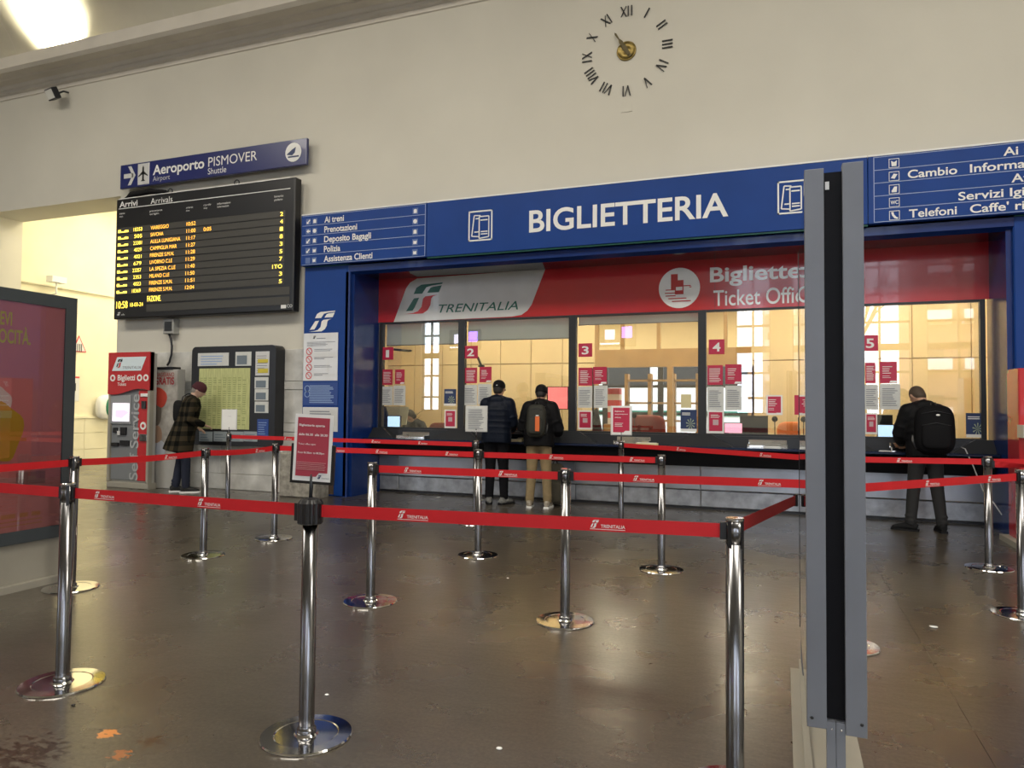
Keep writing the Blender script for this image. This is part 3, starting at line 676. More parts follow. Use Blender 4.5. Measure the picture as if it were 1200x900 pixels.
# plant
P = atY(484, 490, 11.9); pl = thing('potted_plant', 'spiky dark potted dracaena behind the clerk at window 1', 'plant', (P.x, 11.9, .012))
MB().lathe([(.13, 0), (.17, .35), (.16, .36), (.14, .33)], seg=18).build('pot', mat('terracotta', (.3, .12, .06), .7), pl, True)
MB().tube([(0, 0, .3), (.01, 0, .9), (0, 0, 1.15)], [.03, .022, .02], 8).build('stem', mat('bark', (.10, .07, .04), .8), pl, True)
leafm = mat('dark_leaf', (.018, .03, .012), .5)
for k in range(34):
    a = random.random()*2*PI; e = random.uniform(-.1, 1.3); Lh = random.uniform(.28, .5); q = MB(); z0 = random.uniform(.95, 1.2)
    pts = []
    for i in range(5):
        u = i/4; r_ = Lh*u*math.cos(e); pts.append(Vector((r_*math.cos(a), r_*math.sin(a), z0+Lh*u*math.sin(e)-.35*u*u*Lh)))
    sd = Vector((-math.sin(a), math.cos(a), 0)); vs = []
    for i, p in enumerate(pts): wd = .012*(1-abs(i/4-.35)*1.3)+.001; vs += [p-sd*wd, p+Vector((0, 0, .002)), p+sd*wd]
    fs = []
    for i in range(4): fs += [(3*i, 3*i+1, 3*i+4, 3*i+3), (3*i+1, 3*i+2, 3*i+5, 3*i+4)]
    q.add(vs, fs); q.build('leaf', leafm, pl, True)
# papers and small things on the counter
for k, (px_, py_, w_, h, m, lb) in enumerate(((700+60, 514, .30, .03, mat('cream_note', (.7, .62, .35)), 'cream stack of leaflets on the counter at window 3'), (1036, 521, .14, .008, white, 'thin white sheet lying on the counter at window 5'), (905, 513, .22, .025, paper, 'small pile of papers on the counter at window 4'), (606, 511, .22, .035, mat('cream_note', (.7, .62, .35)), 'pale leaflet pile on the counter between the two standing customers'))):
    P = fl(px_, py_, zt+.03) if False else atY(px_, py_, 10.08)
    tag(MB().box(P.x-w_/2, P.x+w_/2, 9.93, 10.0, zt, zt+h, m).box(P.x-w_/2+.01, P.x+w_/2-.02, 9.935, 9.995, zt+h, zt+h+.004, white).build('leaflet_pile', m), lb, 'paper')
# ceiling lamps of the office, seen as tubes
for xc in (-5.4, -3.4, -1.4, .6, 2.2):
    t = thing('ceiling_lamp', 'flush rectangular ceiling lamp in the ticket office, %s' % {-5.4: 'leftmost above the clerk', -3.4: 'above the two customers', -1.4: 'above the red armchair', .6: 'left of the glass totem', 2.2: 'rightmost above the bending man'}[xc], 'lamp', (xc, 11.5, 3.64), group='office ceiling lamps')
    MB().box(xc-.62, xc+.62, 11.22, 11.78, 3.645, 3.68).build('housing', white, t)
    MB().box(xc-.6, xc+.6, 11.25, 11.75, 3.64, 3.645).build('diffuser', winlight, t)
for (a, b, lb) in (((461, 409.5), (479, 411), 'dark bracket arm reaching right from the numeral of the leftmost window'), ((560, 419), (564, 429), 'short dark bracket arm hanging by the numeral of the second window')):
    p0, p1 = atY(*a, GY+.12), atY(*b, GY+.3); tag(MB().tube([(p0.x, GY+.012, p0.z), p0, p1], .02, 8).sell(p1, (.06, .03, .02)).build('bracket_arm', blackm), lb, 'lamp')  # plain dark bracket arms, no light source

# ================================================================ LEFT PILLAR GRAPHICS
PY = 9.5
t = thing('railway_emblem', 'white slanted railway emblem on the left blue pillar above the notices', 'emblem', (-6.8, PY, 2.7))
X0, X1, Z0, Z1 = rpx((362, 365.5), (393, 388), PY); emblem(MB(), X0, X1, Z0, Z1, PY-.001, (white,)*4)
q = MB(); emblem(q, X0, X1, Z0, Z1, PY-.001, (white,)*4); q.build('strokes', white, t)
def pnotice(tl, br, m, label, rings=0, n=4, tx=greyprint):
    X0, X1, Z0, Z1 = rpx(tl, br, PY); w_ = X1-X0; h = Z1-Z0; t = thing('wall_notice', label, 'notice', ((X0+X1)/2, PY, Z0), group='notices on the left blue pillar')
    MB().box(X0, X1, PY-.008, PY, Z0, Z1).build('panel', m, t); q = MB()
    if rings:
        emblem(q, X0+w_*.27, X0+w_*.36, Z1-h*.12, Z1-h*.055, PY-.009, (blackpaint,)*4); lines(q, X0+w_*.38, X0+w_*.7, Z1-h*.12, Z1-h*.09, 1, PY-.009, tx)
        lines(q, X0+w_*.1, X1-w_*.06, Z1-h*.27, Z1-h*.17, 4, PY-.009, tx, .4)
        rg = MB()
        for k in range(4):
            cz = Z1-h*(.38+.17*k); ring(rg, X0+w_*.17, cz, .045, .058, PY-.010, logored); rg.poly([(X0+w_*.17-.035, PY-.009, cz+.03), (X0+w_*.17-.028, PY-.009, cz+.038), (X0+w_*.17+.035, PY-.009, cz-.03), (X0+w_*.17+.028, PY-.009, cz-.038)], (0, -.002, 0), logored)
            lines(q, X0+w_*.32, X1-w_*.12, cz, cz+.045, 2, PY-.009, tx, .4, .6)
        rg.build('prohibition_signs', logored, t)
    else: lines(q, X0+w_*.2, X1-w_*.1, Z0+h*.1, Z1-h*.1, n, PY-.009, tx, .45, .2)
    q.build('print', tx, t); return t
pnotice((356, 391), (396, 446), greyw, 'large pale notice with four red prohibition circles on the left blue pillar', 4)
paleb = mat('pale_blue_ink', (.30, .42, .65), .5)
t = pnotice((355, 448), (396, 475), mat('mid_blue_notice', (.02, .06, .26), .4), 'blue notice with two round pictograms below the prohibition notice', 0, 11, paleb)
q = MB(); X0, X1, Z0, Z1 = rpx((355, 448), (396, 475), PY)
for v in (.28, .52): ring(q, X0+.09, Z1-(Z1-Z0)*v, .04, .052, PY-.010, paleb)
q.build('round_pictograms', paleb, t)
pnotice((355, 477), (396, 506), greyw, 'pale lower notice on the left pillar partly behind the red placard', 0, 8)
# ================================================================ LEFT WALL OBJECTS
# arrivals board
AYf = 9.36
bx0, bx1 = atY(134.5, 300, AYf).x, atY(344.5, 280, AYf).x; bz1 = atY(344, 207.5, AYf).z; bz0 = atY(344, 364, AYf).z
ab = thing('arrivals_board', 'large black ARRIVI electronic arrivals board with amber rows hanging on the wall', 'display board', ((bx0+bx1)/2, 9.4, bz0))
MB().bevbox(bx0, bx1, AYf, 9.52, bz0, bz1, .02).build('housing', black, ab)
MB().bevbox(bx0+.35, bx1-.35, 9.52, WY, bz0+.4, bz1-.4, .01).build('wall_bracket', charc, ab)
def bpx(x, y): return atY(x, y, AYf-.004)
q = MB()
for (xa_, ya_, xb_, yb_) in ((139, 233.5, 340, 210.5), (139, 245, 340, 224.5)):
    a, b = bpx(xa_, ya_), bpx(xb_, yb_); q.box(a.x, b.x, AYf-.003, AYf, a.z-.006, a.z+.006)
q.build('header_rules', white, ab)
tpx('Arrivi', 140, 243.3, 161, 236.3, AYf-.004, white, ab, bold=.02); tpx('Arrivals', 176.5, 239.3, 202, 232.3, AYf-.004, white, ab)
q = MB()
for s_, xl, yb, xr in (('treno', 140, 251.5, 146), ('train', 140, 255, 144), ('provenienza', 175.5, 248.5, 190), ('origin', 175.5, 252, 186), ('orario', 218, 244.5, 226), ('time', 218, 248, 222), ('ritardo', 238.5, 241.5, 247), ('delay', 238.5, 245, 243), ('informazioni', 254.5, 240, 270), ('information', 254.5, 243.5, 268), ('binario', 321.5, 231.5, 332), ('platform', 321.5, 235.5, 331)):
    a = bpx(xl, yb); b = bpx(xr, yb); text(s_, a.x, b.x, a.z, .035, AYf-.004, white, ab, name='column_heading')
rows = [('18353', 'VIAREGGIO', '10:52', '', '2'), ('505', 'SAVONA', '11:00', '0:05', '4'), ('23381', 'AULLA LUNIGIANA', '11:17', '', '1'), ('4029', 'CAMPIGLIA MAR', '11:27', '', '8'), ('4021', 'FIRENZE S.M.N.', '11:28', '', '3'), ('679', 'LIVORNO C.LE', '11:29', '', '5'), ('23357', 'LA SPEZIA C.LE', '11:40', '', '7'), ('2353', 'MILANO C.LE', '11:50', '', '1TO'), ('4023', 'FIRENZE S.M.N.', '11:51', '', '3'), ('18369', 'FIRENZE S.M.N.', '12:04', '', '5')]
ends = (197, 191, 211, 207, 204, 202, 206, 199, 203, 203)
zr0, zr1 = bpx(176, 262).z, bpx(176, 340.5).z; dzr = (zr0-zr1)/9.75
for i, (tn, ds, tm, dl, pf) in enumerate(rows):
    z = zr0-(i+.9)*dzr+.0; hh = dzr*.55
    MB().bevbox(bpx(137, 300).x, bpx(333, 300).x, AYf-.006, AYf+.002, z-.02, z+hh+.02, .003).build('row_slat', slat, ab)
    Yt = AYf-.008; q = MB(); a = bpx(138, 300).x
    # train category glyph: a small bar drawing
    q.box(a, a+.24, Yt, Yt+.002, z, z+hh*.30, yellowled); q.box(a, a+.06, Yt, Yt+.002, z+hh*.3, z+hh*.75, yellowled); q.box(a+.15, a+.24, Yt, Yt+.002, z+hh*.3, z+hh*.55, yellowled)
    q.build('train_symbol', yellowled, ab)
    def seg(s, x0_, x1_, m): text(s, bpx(x0_, 300).x, bpx(x1_, 300).x, z, hh, Yt, m, ab, name='led_text')
    seg(tn, 157 if len(tn) < 5 else 156, 166, yellowled); seg(ds, 176, ends[i], amber); seg(tm, 218, 228.5, amber)
    if dl: seg(dl, 238, 247, amber)
    seg(pf, 330-3.5*len(pf) if len(pf) > 1 else 327.5, 331, yellowled)
zl = bpx(174, 356).z
for k in (0, 1): MB().bevbox(bpx(173, 300).x, bpx(340, 300).x, AYf-.006, AYf+.002, zl+.02-.16*k, zl+.15-.16*k, .003).build('row_slat', slat, ab)
text('FAZIONE.', bpx(174, 300).x, bpx(190, 300).x, zl+.04, .10, AYf-.008, yellowled, ab, name='led_text')
zc_ = bpx(138, 361.5).z
text('10:58', bpx(138, 300).x, bpx(151, 300).x, zc_, .13, AYf-.006, yellowled, ab, name='led_clock'); text('18-03-24', bpx(154, 300).x, bpx(169, 300).x, zc_+.02, .07, AYf-.006, yellowled, ab, name='led_date')
q = MB(); emblem(q, bpx(137, 368).x, bpx(141, 368).x, bz0+.06, bz0+.12, AYf-.002, (white,)*4); text('info', bpx(142, 368).x, bpx(146, 368).x, bz0+.06, .03, AYf-.004, white, mb=q)
a = bpx(329, 360); q.box(a.x, a.x+.1, AYf-.003, AYf, a.z-.02, a.z+.05, white); text('CO', a.x+.12, a.x+.22, a.z-.01, .05, AYf-.004, white, mb=q); q.build('maker_marks', white, ab)
for k in range(7): # lifting eyes and cable along the top
    X = bx0+.9+k*.42; q = MB(); q.lathe([(.02, 0), (.02, .03), (.012, .035)], (X, AYf+.1, bz1), 10); q.build('bolt', black, ab)
q = MB(); q.tube([(bx0+.05, AYf+.1, bz1+.0), (bx0+.25, AYf+.1, bz1+.10), (bx0+.7, AYf+.1, bz1+.11), (bx0+1.05, AYf+.1, bz1+.06), (bx0+1.15, AYf+.1, bz1)], [.03, .05, .05, .04, .02], 10); q.build('cable_bundle', blackm, ab)
for X in (bx0+1.15, bx0+2.6):
    q = MB(); q.tube([(X+.05*math.cos(a), AYf+.1, bz1+.06+.05*math.sin(a)) for a in [i*PI/8 for i in range(17)]], .01, 8); q.build('lifting_eye', charc, ab)
# airport sign
AY = 9.42; X0, X1 = atY(141, 205, AY).x, atY(359, 180, AY).x; Z1 = atY(141, 194, AY).z; Z0 = atY(141, 221.5, AY).z
av = thing('airport_sign', 'long violet-blue airport shuttle sign with white arrow above the arrivals board', 'sign', ((X0+X1)/2, AY, Z0))
MB().bevbox(X0, X1, AY, AY+.06, Z0, Z1, .006).build('board', mat('violet_blue_panel', (.012, .020, .13), .3, coat=.3), av)
for X in (X0+.5, X1-.5): MB().box(X-.05, X+.05, AY+.06, WY, Z0+.2, Z1-.2).build('bracket', charc, av)
Ya = AY-.003; tpx('Aeroporto', 179, 205, 239, 193.5, Ya, white, av, bold=.022); tpx('Airport', 179, 212.5, 199, 206.5, Ya, greyw, av)
tpx('PISMOVER', 244, 195.5, 301, 184, Ya, white, av); tpx('Shuttle', 243.5, 204.5, 265, 197, Ya, white, av)
q = MB(); cz = (Z0+Z1)/2; a = atY(145.5, 208, AY).x; W2 = atY(159, 208, AY).x-a
for s_ in (1, -1): q.poly([(a+W2*.35, Ya, cz+s_*.17), (a+W2*.62, Ya, cz+s_*.17), (a+W2, Ya, cz), (a+W2*.73, Ya, cz)], (0, -.003, 0))
q.box(a, a+W2*.8, Ya-.003, Ya, cz-.04, cz+.04); q.build('arrow', greyw, av)
q = MB(); a = atY(161.5, 206, AY).x; b = atY(175, 206, AY).x; q.bevbox(a, b, Ya-.006, Ya+.002, cz-.19, cz+.19, .01); q.build('plane_tile', greyw, av)
q = MB(); m_ = (a+b)/2; y_ = Ya-.007; q.poly([(m_-.02, y_, cz-.13), (m_+.02, y_, cz-.13), (m_+.02, y_, cz+.11), (m_, y_, cz+.15), (m_-.02, y_, cz+.11)], (0, -.002, 0)); q.poly([(m_-.11, y_, cz-.03), (m_, y_, cz+.06), (m_+.11, y_, cz-.03), (m_+.11, y_, cz-.05), (m_, y_, cz), (m_-.11, y_, cz-.05)], (0, -.002, 0)); q.poly([(m_-.05, y_, cz-.13), (m_, y_, cz-.08), (m_+.05, y_, cz-.13)], (0, -.002, 0)); q.build('plane_pictogram', blackpaint, av)
q = MB(); c = atY(344, 178.5, AY); disc(q, c.x, c.z, .155, Ya, white, .004, 32); q.build('roundel', white, av)
q = MB(); y_ = Ya-.005; q.poly([(c.x-.13, y_, c.z-.03), (c.x-.03, y_, c.z+.04), (c.x+.05, y_, c.z+.08), (c.x+.03, y_, c.z-.01), (c.x-.02, y_, c.z-.05)], (0, -.002, 0)); q.box(c.x-.10, c.x+.11, y_-.002, y_, c.z-.085, c.z-.06); q.build('train_pictogram', navy, av)
# clock
CK = atY(734, 59.5, 9.585); ck = thing('wall_clock', 'round wall clock of black roman numerals with aged brass centre on bare plaster', 'clock', (CK.x, 9.6, CK.z-.6))
R_ = .555
for k, s_ in enumerate(('XII', 'I', 'II', 'III', 'IV', 'V', 'VI', 'VII', 'VIII', 'IX', 'X', 'XI')):
    a = -k*PI/6 ; wd = {'I': .016, 'II': .07, 'III': .12, 'IV': .13, 'V': .10, 'VI': .13, 'VII': .17, 'VIII': .2, 'IX': .13, 'X': .10, 'XI': .13, 'XII': .17}[s_]
    M = Matrix.Translation((CK.x, 0, CK.z)) @ Matrix.Rotation(-a, 4, 'Y')
    q = MB(); y_ = 9.594; hgt = .14; w0 = R_-.07
    x = -wd/2
    def bar(xa_, za_, xb_, zb_, th=.016): q.poly([(xa_-th/2, y_, za_), (xa_+th/2, y_, za_), (xb_+th/2, y_, zb_), (xb_-th/2, y_, zb_)], (0, -.012, 0))
    for ch in s_:
        if ch == 'I': bar(x+.01, w0, x+.01, w0+hgt); x += .048
        elif ch == 'V': bar(x+.01, w0+hgt, x+.045, w0, .018); bar(x+.08, w0+hgt, x+.045, w0, .01); x += .098
        else: bar(x+.01, w0+hgt, x+.08, w0, .018); bar(x+.08, w0+hgt, x+.01, w0, .010); x += .098
    q.xf(M); q.v = [Vector((v.x, 9.6 - abs(v.y-9.6), v.z)) for v in q.v]; q.build('numeral', blackpaint, ck)
q = MB(); q.lathe([(.135, 0), (.135, .012), (.12, .022), (.118, .016), (.05, .022), (.03, .035), (.0, .035)], seg=36); q.xf(Matrix.Translation((CK.x, 9.598, CK.z)) @ Matrix.Rotation(PI/2, 4, 'X')); q.build('boss', brass, ck)
def hand(ang, Lh, back, wd, y_):
    q = MB(); q.poly([(-wd*.5, y_, -back), (wd*.5, y_, -back), (wd*.9, y_, Lh*.45), (wd*.3, y_, Lh*.62), (wd*.5, y_, Lh*.9), (0, y_, Lh), (-wd*.5, y_, Lh*.9), (-wd*.3, y_, Lh*.62), (-wd*.9, y_, Lh*.45)], (0, -.006, 0))
    q.xf(Matrix.Translation((CK.x, 0, CK.z)) @ Matrix.Rotation(ang, 4, 'Y')); q.build('hand', mat('dark_brass', (.09, .07, .03), .5, metal=.5), ck)
hand(math.radians(-31), .31, .08, .03, 9.558); hand(math.radians(-33), .16, .11, .04, 9.566)
tag(MB().box(CK.x-.075, CK.x+.08, 9.592, 9.6, atY(735, 131, 9.6).z-.003, atY(735, 131, 9.6).z).box(CK.x-.075, CK.x+.075, 9.597, 9.6, atY(735, 131, 9.6).z, atY(735, 119, 9.6).z).build('access_plate', plaster), 'small square plaster-coloured access plate in the wall under the clock', 'plate')
# floodlight under the cornice
P = atY(62, 110, 9.35); fd = thing('floodlight', 'small grey floodlight on a bracket under the cornice at the left', 'floodlight', (P.x, 9.35, P.z-.1))
M = Matrix.Translation(P) @ Euler((math.radians(28), 0, math.radians(-10))).to_matrix().to_4x4()
q = MB().bevbox(-.13, .13, -.06, .05, -.1, .1, .01); q.xf(M); q.build('housing', charc, fd)
q = MB().box(-.11, .11, -.066, -.06, -.08, .08); q.xf(M); q.build('lens', mat('lamp_glass', (.75, .75, .7), .1), fd)
q = MB().box(-.025, .025, .05, .1, -.05, .06); q.xf(M); q.tube([tuple(P+Vector((.05, .05, .02))), (P.x+.08, 9.5, P.z+.1), (P.x+.08, 9.62, P.z+.12)], .018, 8); q.build('bracket', charc, fd)
# junction box and conduit
X0, X1, Z0, Z1 = rpx((192, 374), (204, 391), 9.48); jb = thing('junction_box', 'small grey junction box with hanging cable below the arrivals board', 'junction box', ((X0+X1)/2, 9.5, Z0))
MB().bevbox(X0, X1, 9.46, WY, Z0, Z1, .01).build('housing', mat('box_grey', (.34, .34, .32), .5), jb); MB().box(X0+.04, X1-.03, 9.45, 9.46, Z0+.05, Z1-.05).build('cover', charc, jb)
q = MB(); q.tube([atY(x, y, 9.53) for x, y in ((198, 391), (200, 397), (201.5, 405), (201, 415), (198.5, 424), (196, 428))], .018, 8); q.build('cable', charc, jb)
# timetable case
NY = 9.33; X0, X1 = atY(224, 460, NY).x, atY(322.5, 460, NY).x; Z1 = atY(322, 404, NY).z; Z0 = atY(318, 524, NY).z
nb = thing('timetable_case', 'large black wall case with a yellow-green timetable and small framed sheets', 'notice board', ((X0+X1)/2, NY, Z0))
q = MB(); r_ = .08; cs = [(X0+r_, Z1-r_, PI/2), (X0+r_, Z0+r_, PI), (X1-r_, Z0+r_, 1.5*PI), (X1-r_, Z1-r_, 0)]; pts = []
for cx, cz_, a0 in cs:
    for i in range(6): a = a0+i*PI/10; pts.append((cx+r_*math.cos(a), NY, cz_+r_*math.sin(a)))
q.poly(pts, (0, 9.552-NY, 0)); q.build('case', black, nb)
def sheet(tl, br, m, par, name='sheet', pr=None, n=0, fill=.4, Y=NY-.004):
    a, b, c_, d = rpx(tl, br, Y); MB().box(a, b, Y-.003, Y+.004, c_, d).build(name, m, par)
    if n: q = MB(); lines(q, a+(b-a)*.1, b-(b-a)*.1, c_+(d-c_)*.1, d-(d-c_)*.1, n, Y-.004, pr or greyprint, fill); q.build('print', pr or greyprint, par)
    return a, b, c_, d
a, b, c_, d = sheet((233, 432), (292.5, 503.5), ylgreen, nb, 'timetable')
q = MB(); tg = mat('timetable_ink', (.28, .32, .12), .7)
for k in range(9):
    for j in range(22):
        if random.random() < .85: xx = a+.1+(b-a-.14)*k/9; zz = c_+.07+(d-c_-.2)*j/22; q.box(xx, xx+(b-a)/9*.55, NY-.0085, NY-.007, zz, zz+.012, tg)
for j in range(22): zz = c_+.07+(d-c_-.2)*j/22; q.box(a+.02, a+.08, NY-.0085, NY-.007, zz, zz+.01, tg)
q.build('timetable_print', tg, nb)
sheet((232, 414), (268, 428.5), paper, nb, 'sheet', paleb, 4); sheet((276, 412.5), (294.5, 428.5), paper, nb, 'sheet', mat('slate_print', (.16, .20, .24), .6), 1, .8)
sheet((299.5, 412), (315.5, 440), greyw, nb, 'sheet', greyprint, 8, .25)
q = MB()
for y0, y1 in ((421, 425), (432, 437)): a, b, c_, d = rpx((302, y0), (314, y1), NY-.01); q.box(a, b, NY-.01, NY-.007, c_, d)
q.build('yellow_bands', mat('yellow_ink', (.6, .5, .06), .6), nb)
slate = mat('slate_print', (.16, .20, .24), .6)
for y in (442, 456, 470.5): sheet((298.5, y), (314.5, y+13.5), paper, nb, 'sheet', slate, 1, .75)
sheet((301.5, 491), (314.5, 511), mat('mid_blue_notice', (.02, .06, .26), .4), nb, 'leaflet', paleb, 6, .25)
for xx in (233.5, 250.5, 270, 286): sheet((xx, 505.5), (xx+15.5, 517.5), mat('slate_sheet', (.30, .34, .36), .4), nb, 'sheet', slate, 3, .3)
# ticket machine
MY = 9.0; X0, X1 = atY(127, 540, MY).x, atY(175.5, 540, MY).x; Zt = atY(176, 412.5, MY).z
mw = X1-X0; tm = thing('ticket_machine', 'red and grey self service ticket machine beside the corridor opening', 'ticket machine', ((X0+X1)/2, 9.25, 0))
cx = (X0+X1)/2
def mp(u, v): return X0+u*mw, v
MB().bevbox(X0+.02, X1-.02, MY+.02, 9.12, .10, Zt-.02, .01).build('cabinet', mat('machine_side', (.42, .41, .38), .5), tm)
MB().bevbox(X0, X1, MY-.03, 9.14, 0, .10, .01).build('plinth', beigem, tm)
mg = mat('machine_grey', (.19, .20, .21), .4); zt0 = atY(150, 457, MY).z
MB().bevbox(X0+.05, X0+mw*.70, MY-.0, MY+.03, .13, zt0, .01).build('front_door', mg, tm)
MB().bevbox(X0+mw*.70, X1-.05, MY-.01, MY+.03, .13, zt0, .01).build('side_strip', red, tm)
for xx in (X0, X1-.05): MB().bevbox(xx, xx+.05, MY-.04, MY+.05, .1, Zt, .01).build('frame_post', beigem, tm)
q = MB(); n_ = 16
pts = [(X0, MY-.05, Zt), (X1, MY-.05, Zt)] + [(X1-mw*i/n_, MY-.05, zt0-.03+.05*math.sin(i/n_*PI*1.6+.4)) for i in range(n_+1)]
q.poly(pts, (0, .09, 0)); q.build('red_header', red, tm)
q = MB(); z_a, z_b = Zt-.31, Zt-.08; y_ = MY-.052; q.poly([(X0+mw*.10, y_, z_a), (X1-mw*.20, y_, z_a), (X1-mw*.08, y_, z_b), (X0+mw*.22, y_, z_b)], (0, -.004, 0)); q.build('logo_panel', mat('pale_logo_panel', (.7, .80, .85), .3), tm)
q = MB(); emblem(q, X0+mw*.20, X0+mw*.36, z_a+.05, z_b-.03, y_-.006, (blackpaint, blackpaint, blackpaint, logored)); text('TRENITALIA', X0+mw*.36, X0+mw*.8, z_a+.03, .05, y_-.006, greyprint, mb=q, shear=.2); q.build('emblem', blackpaint, tm)
q = MB(); text('Biglietti', X0+mw*.24, X0+mw*.66, z_a-.16, .095, y_, white, mb=q, bold=.02); text('Tickets', X0+mw*.24, X0+mw*.45, z_a-.25, .055, y_, white, mb=q, bold=.01)
for u in (.12, .77, .92): disc(q, X0+mw*u, z_a-.12, .058, y_+.001, white)
q.build('header_lettering', white, tm)
q = MB()
for u, s_ in ((.12, '1'), (.77, 'A'), (.92, 'B')): disc(q, X0+mw*u, z_a-.12, .03, y_-.003, red, .001, 8)
q.build('header_icons', red, tm)
def mbx(tl, br, m, name, dy=.02):
    a, b, c_, d = rpx(tl, br, MY-.01); return MB().bevbox(a, b, MY-.01-dy, MY, c_, d, .006).build(name, m, tm)
mbx((129.5, 463), (153.5, 497), mat('bezel_grey', (.30, .31, .32), .4), 'screen_surround', .015); s = mbx((133.5, 472.5), (152.5, 494), mat('white_screen', (.85, .78, .85), emit=.75), 'screen', .035)
q = MB(); a, b, c_, d = rpx((135, 477), (151, 489), MY-.05); q.poly([(a, MY-.048, c_), (b*.5+a*.5, MY-.048, c_-.02), (b, MY-.048, c_+.08), (a+.2, MY-.048, d-.04), (a, MY-.048, d-.05)], (0, -.001, 0)); q.build('screen_picture', screen_pink, tm)
mbx((133, 501), (137.5, 507), black, 'slot'); mbx((141.5, 500.5), (148, 510), black, 'card_reader'); mbx((138, 505), (141.5, 510), greyw, 'keypad'); mbx((131, 518.5), (139, 523), black, 'coin_return'); mbx((141, 516), (151.5, 522.5), black, 'ticket_tray')
mbx((165.5, 461), (174.5, 465), white, 'payment_icons'); mbx((167, 470), (171.5, 479), charc, 'banknote_slot', .03); mbx((165, 508.5), (173.5, 517), steel, 'coin_slot', .035)
q = MB(); c = atY(168.5, 499, MY); disc(q, c.x, c.z, .065, MY-.012, white); q.build('roundel', white, tm); q = MB(); disc(q, c.x, c.z, .035, MY-.017, red, .001, 6); q.build('roundel_icon', red, tm)
q = MB(); vs, fs = textmesh('Self Service', .012, 0); x0 = min(v.x for v in vs); x1 = max(v.x for v in vs); Lz = zt0-.05-.16
xb_ = X0+mw*.73
q.add([(xb_-v.y*.19/.73, MY-.014, .14+(v.x-x0)/(x1-x0)*Lz) for v in vs], fs); q.build('vertical_lettering', mat('pale_grey_letters', (.42, .43, .44), .4), tm)
# poster stand behind the machine
X0, X1, Z0, Z1 = rpx((178, 433), (206.5, 545), 9.18); ps = thing('poster_stand', 'grey free-standing poster panel reading VIAGGIANO GRATIS behind the ticket machine', 'poster', ((X0+X1)/2, 9.45, 0))
X0 -= .25
MB().bevbox(X0, X1, 9.2, 9.35, .0, Z1, .01).build('panel', mat('machine_side', (.42, .41, .38), .5), ps)
MB().box(X0, X1, 9.192, 9.20, .62, Z1-.02).build('poster_sheet', mat('grey_photo', (.32, .30, .27), .6, noise=.4, nscale=6), ps)
MB().box(X0-.02, X1-.1, 9.18, 9.35, Z1, Z1+.04).build('top_bar', black, ps)
tpx('GRATIS', 181, 450.5, 204, 442, 9.189, mat('dark_red_ink', (.28, .01, .015), .5), ps, bold=.03); tpx('VIAGGIANO', 181.5, 441.5, 204, 436.5, 9.189, mat('dark_red_ink', (.28, .01, .015), .5), ps, bold=.01)
q = MB(); a = atY(186, 466, 9.19); q.sell((a.x, 9.191, a.z), (.18, .004, .16), .8, rot=Matrix.Rotation(.5, 3, 'Y')); q.build('red_jacket_print', mat('red_photo', (.45, .05, .03), .6), ps)
q = MB(); a = atY(183, 510, 9.19); q.sell((a.x, 9.191, a.z), (.13, .004, .17)); q.build('face_print', mat('skin_photo', (.35, .22, .15), .6), ps)
q = MB(); a = atY(183, 528, 9.19); q.sell((a.x, 9.191, a.z), (.2, .003, .18), .7); q.build('shirt_print', mat('pale_photo', (.42, .44, .5), .6), ps)
q = MB(); a = atY(181, 477, 9.19); q.sell((a.x, 9.191, a.z-.08), (.16, .003, .25), .8); q.build('coat_print', mat('brown_photo', (.13, .11, .09), .6), ps)
# stone plinth at the foot of the pillar
P0, P1 = fl(333, 583), fl(372, 585); z_ = atY(350, 531, 9.1).z
tag(MB().bevbox(-7.28, -6.62, 9.12, 9.48, 0, z_, .02).box(-7.33, -7.28, 9.2, 9.4, .25, z_+.02, greyw).build('stone_plinth', stone), 'speckled stone block standing on the floor before the left blue pillar', 'plinth')
# on the corridor wall
def onL(x, y): return atX(x, y, -15.49)
a, b = onL(49, 326), onL(66, 330); t = thing('emergency_lamp', 'small white emergency lamp box on a stem in the bright corridor', 'lamp', (-15.3, (a.y+b.y)/2, 3.9))
MB().box(-15.35, -15.15, a.y, b.y, onL(57, 332).z, onL(57, 325).z).build('housing', white, t); MB().tube([(-15.25, (a.y+b.y)/2, onL(57, 332).z), (-15.25, (a.y+b.y)/2, onL(57, 345).z), (-15.50, (a.y+b.y)/2, onL(57, 346).z)], .02, 8).build('stem', white, t)
tw = thing('warning_sign', 'white triangular warning sign with thin red border on the corridor wall', 'sign', (-15.492, onL(92, 405).y, onL(92, 412).z))
pA, pB, pC = onL(92.5, 393), onL(84, 412), onL(101, 413)
def tri(s, x): c = (pA+pB+pC)/3; return [(x, (c+(p-c)*s).y, (c+(p-c)*s).z) for p in (pA, pB, pC)]
MB().poly(tri(1, -15.492), (.01, 0, 0)).build('border', logored, tw); MB().poly(tri(.82, -15.482), (.004, 0, 0)).build('face', greyw, tw)
q = MB(); c = (pA+pB+pC)/3
hy = pC.y-pB.y
for dy in (-.14, .0, .12): q.box(-15.478, -15.474, c.y+dy*hy, c.y+dy*hy+.05*hy, c.z-.12, c.z+.06)
q.build('pictogram', blackpaint, tw)
t = thing('wall_notice', 'white corridor notice with red top line and black drawing below the triangle sign', 'notice', (-15.492, onL(86, 450).y, onL(86, 470).z))
MB().box(-15.5, -15.492, onL(80, 450).y, onL(93, 450).y, onL(86, 470).z, onL(86, 441).z).build('sheet', greyw, t); MB().box(-15.492, -15.488, onL(80, 450).y, onL(93, 450).y, onL(86, 443).z, onL(86, 441).z).build('red_line', logored, t); MB().box(-15.492, -15.488, onL(83, 450).y, onL(89, 450).y, onL(86, 458).z, onL(86, 449).z).build('drawing', blackpaint, t)
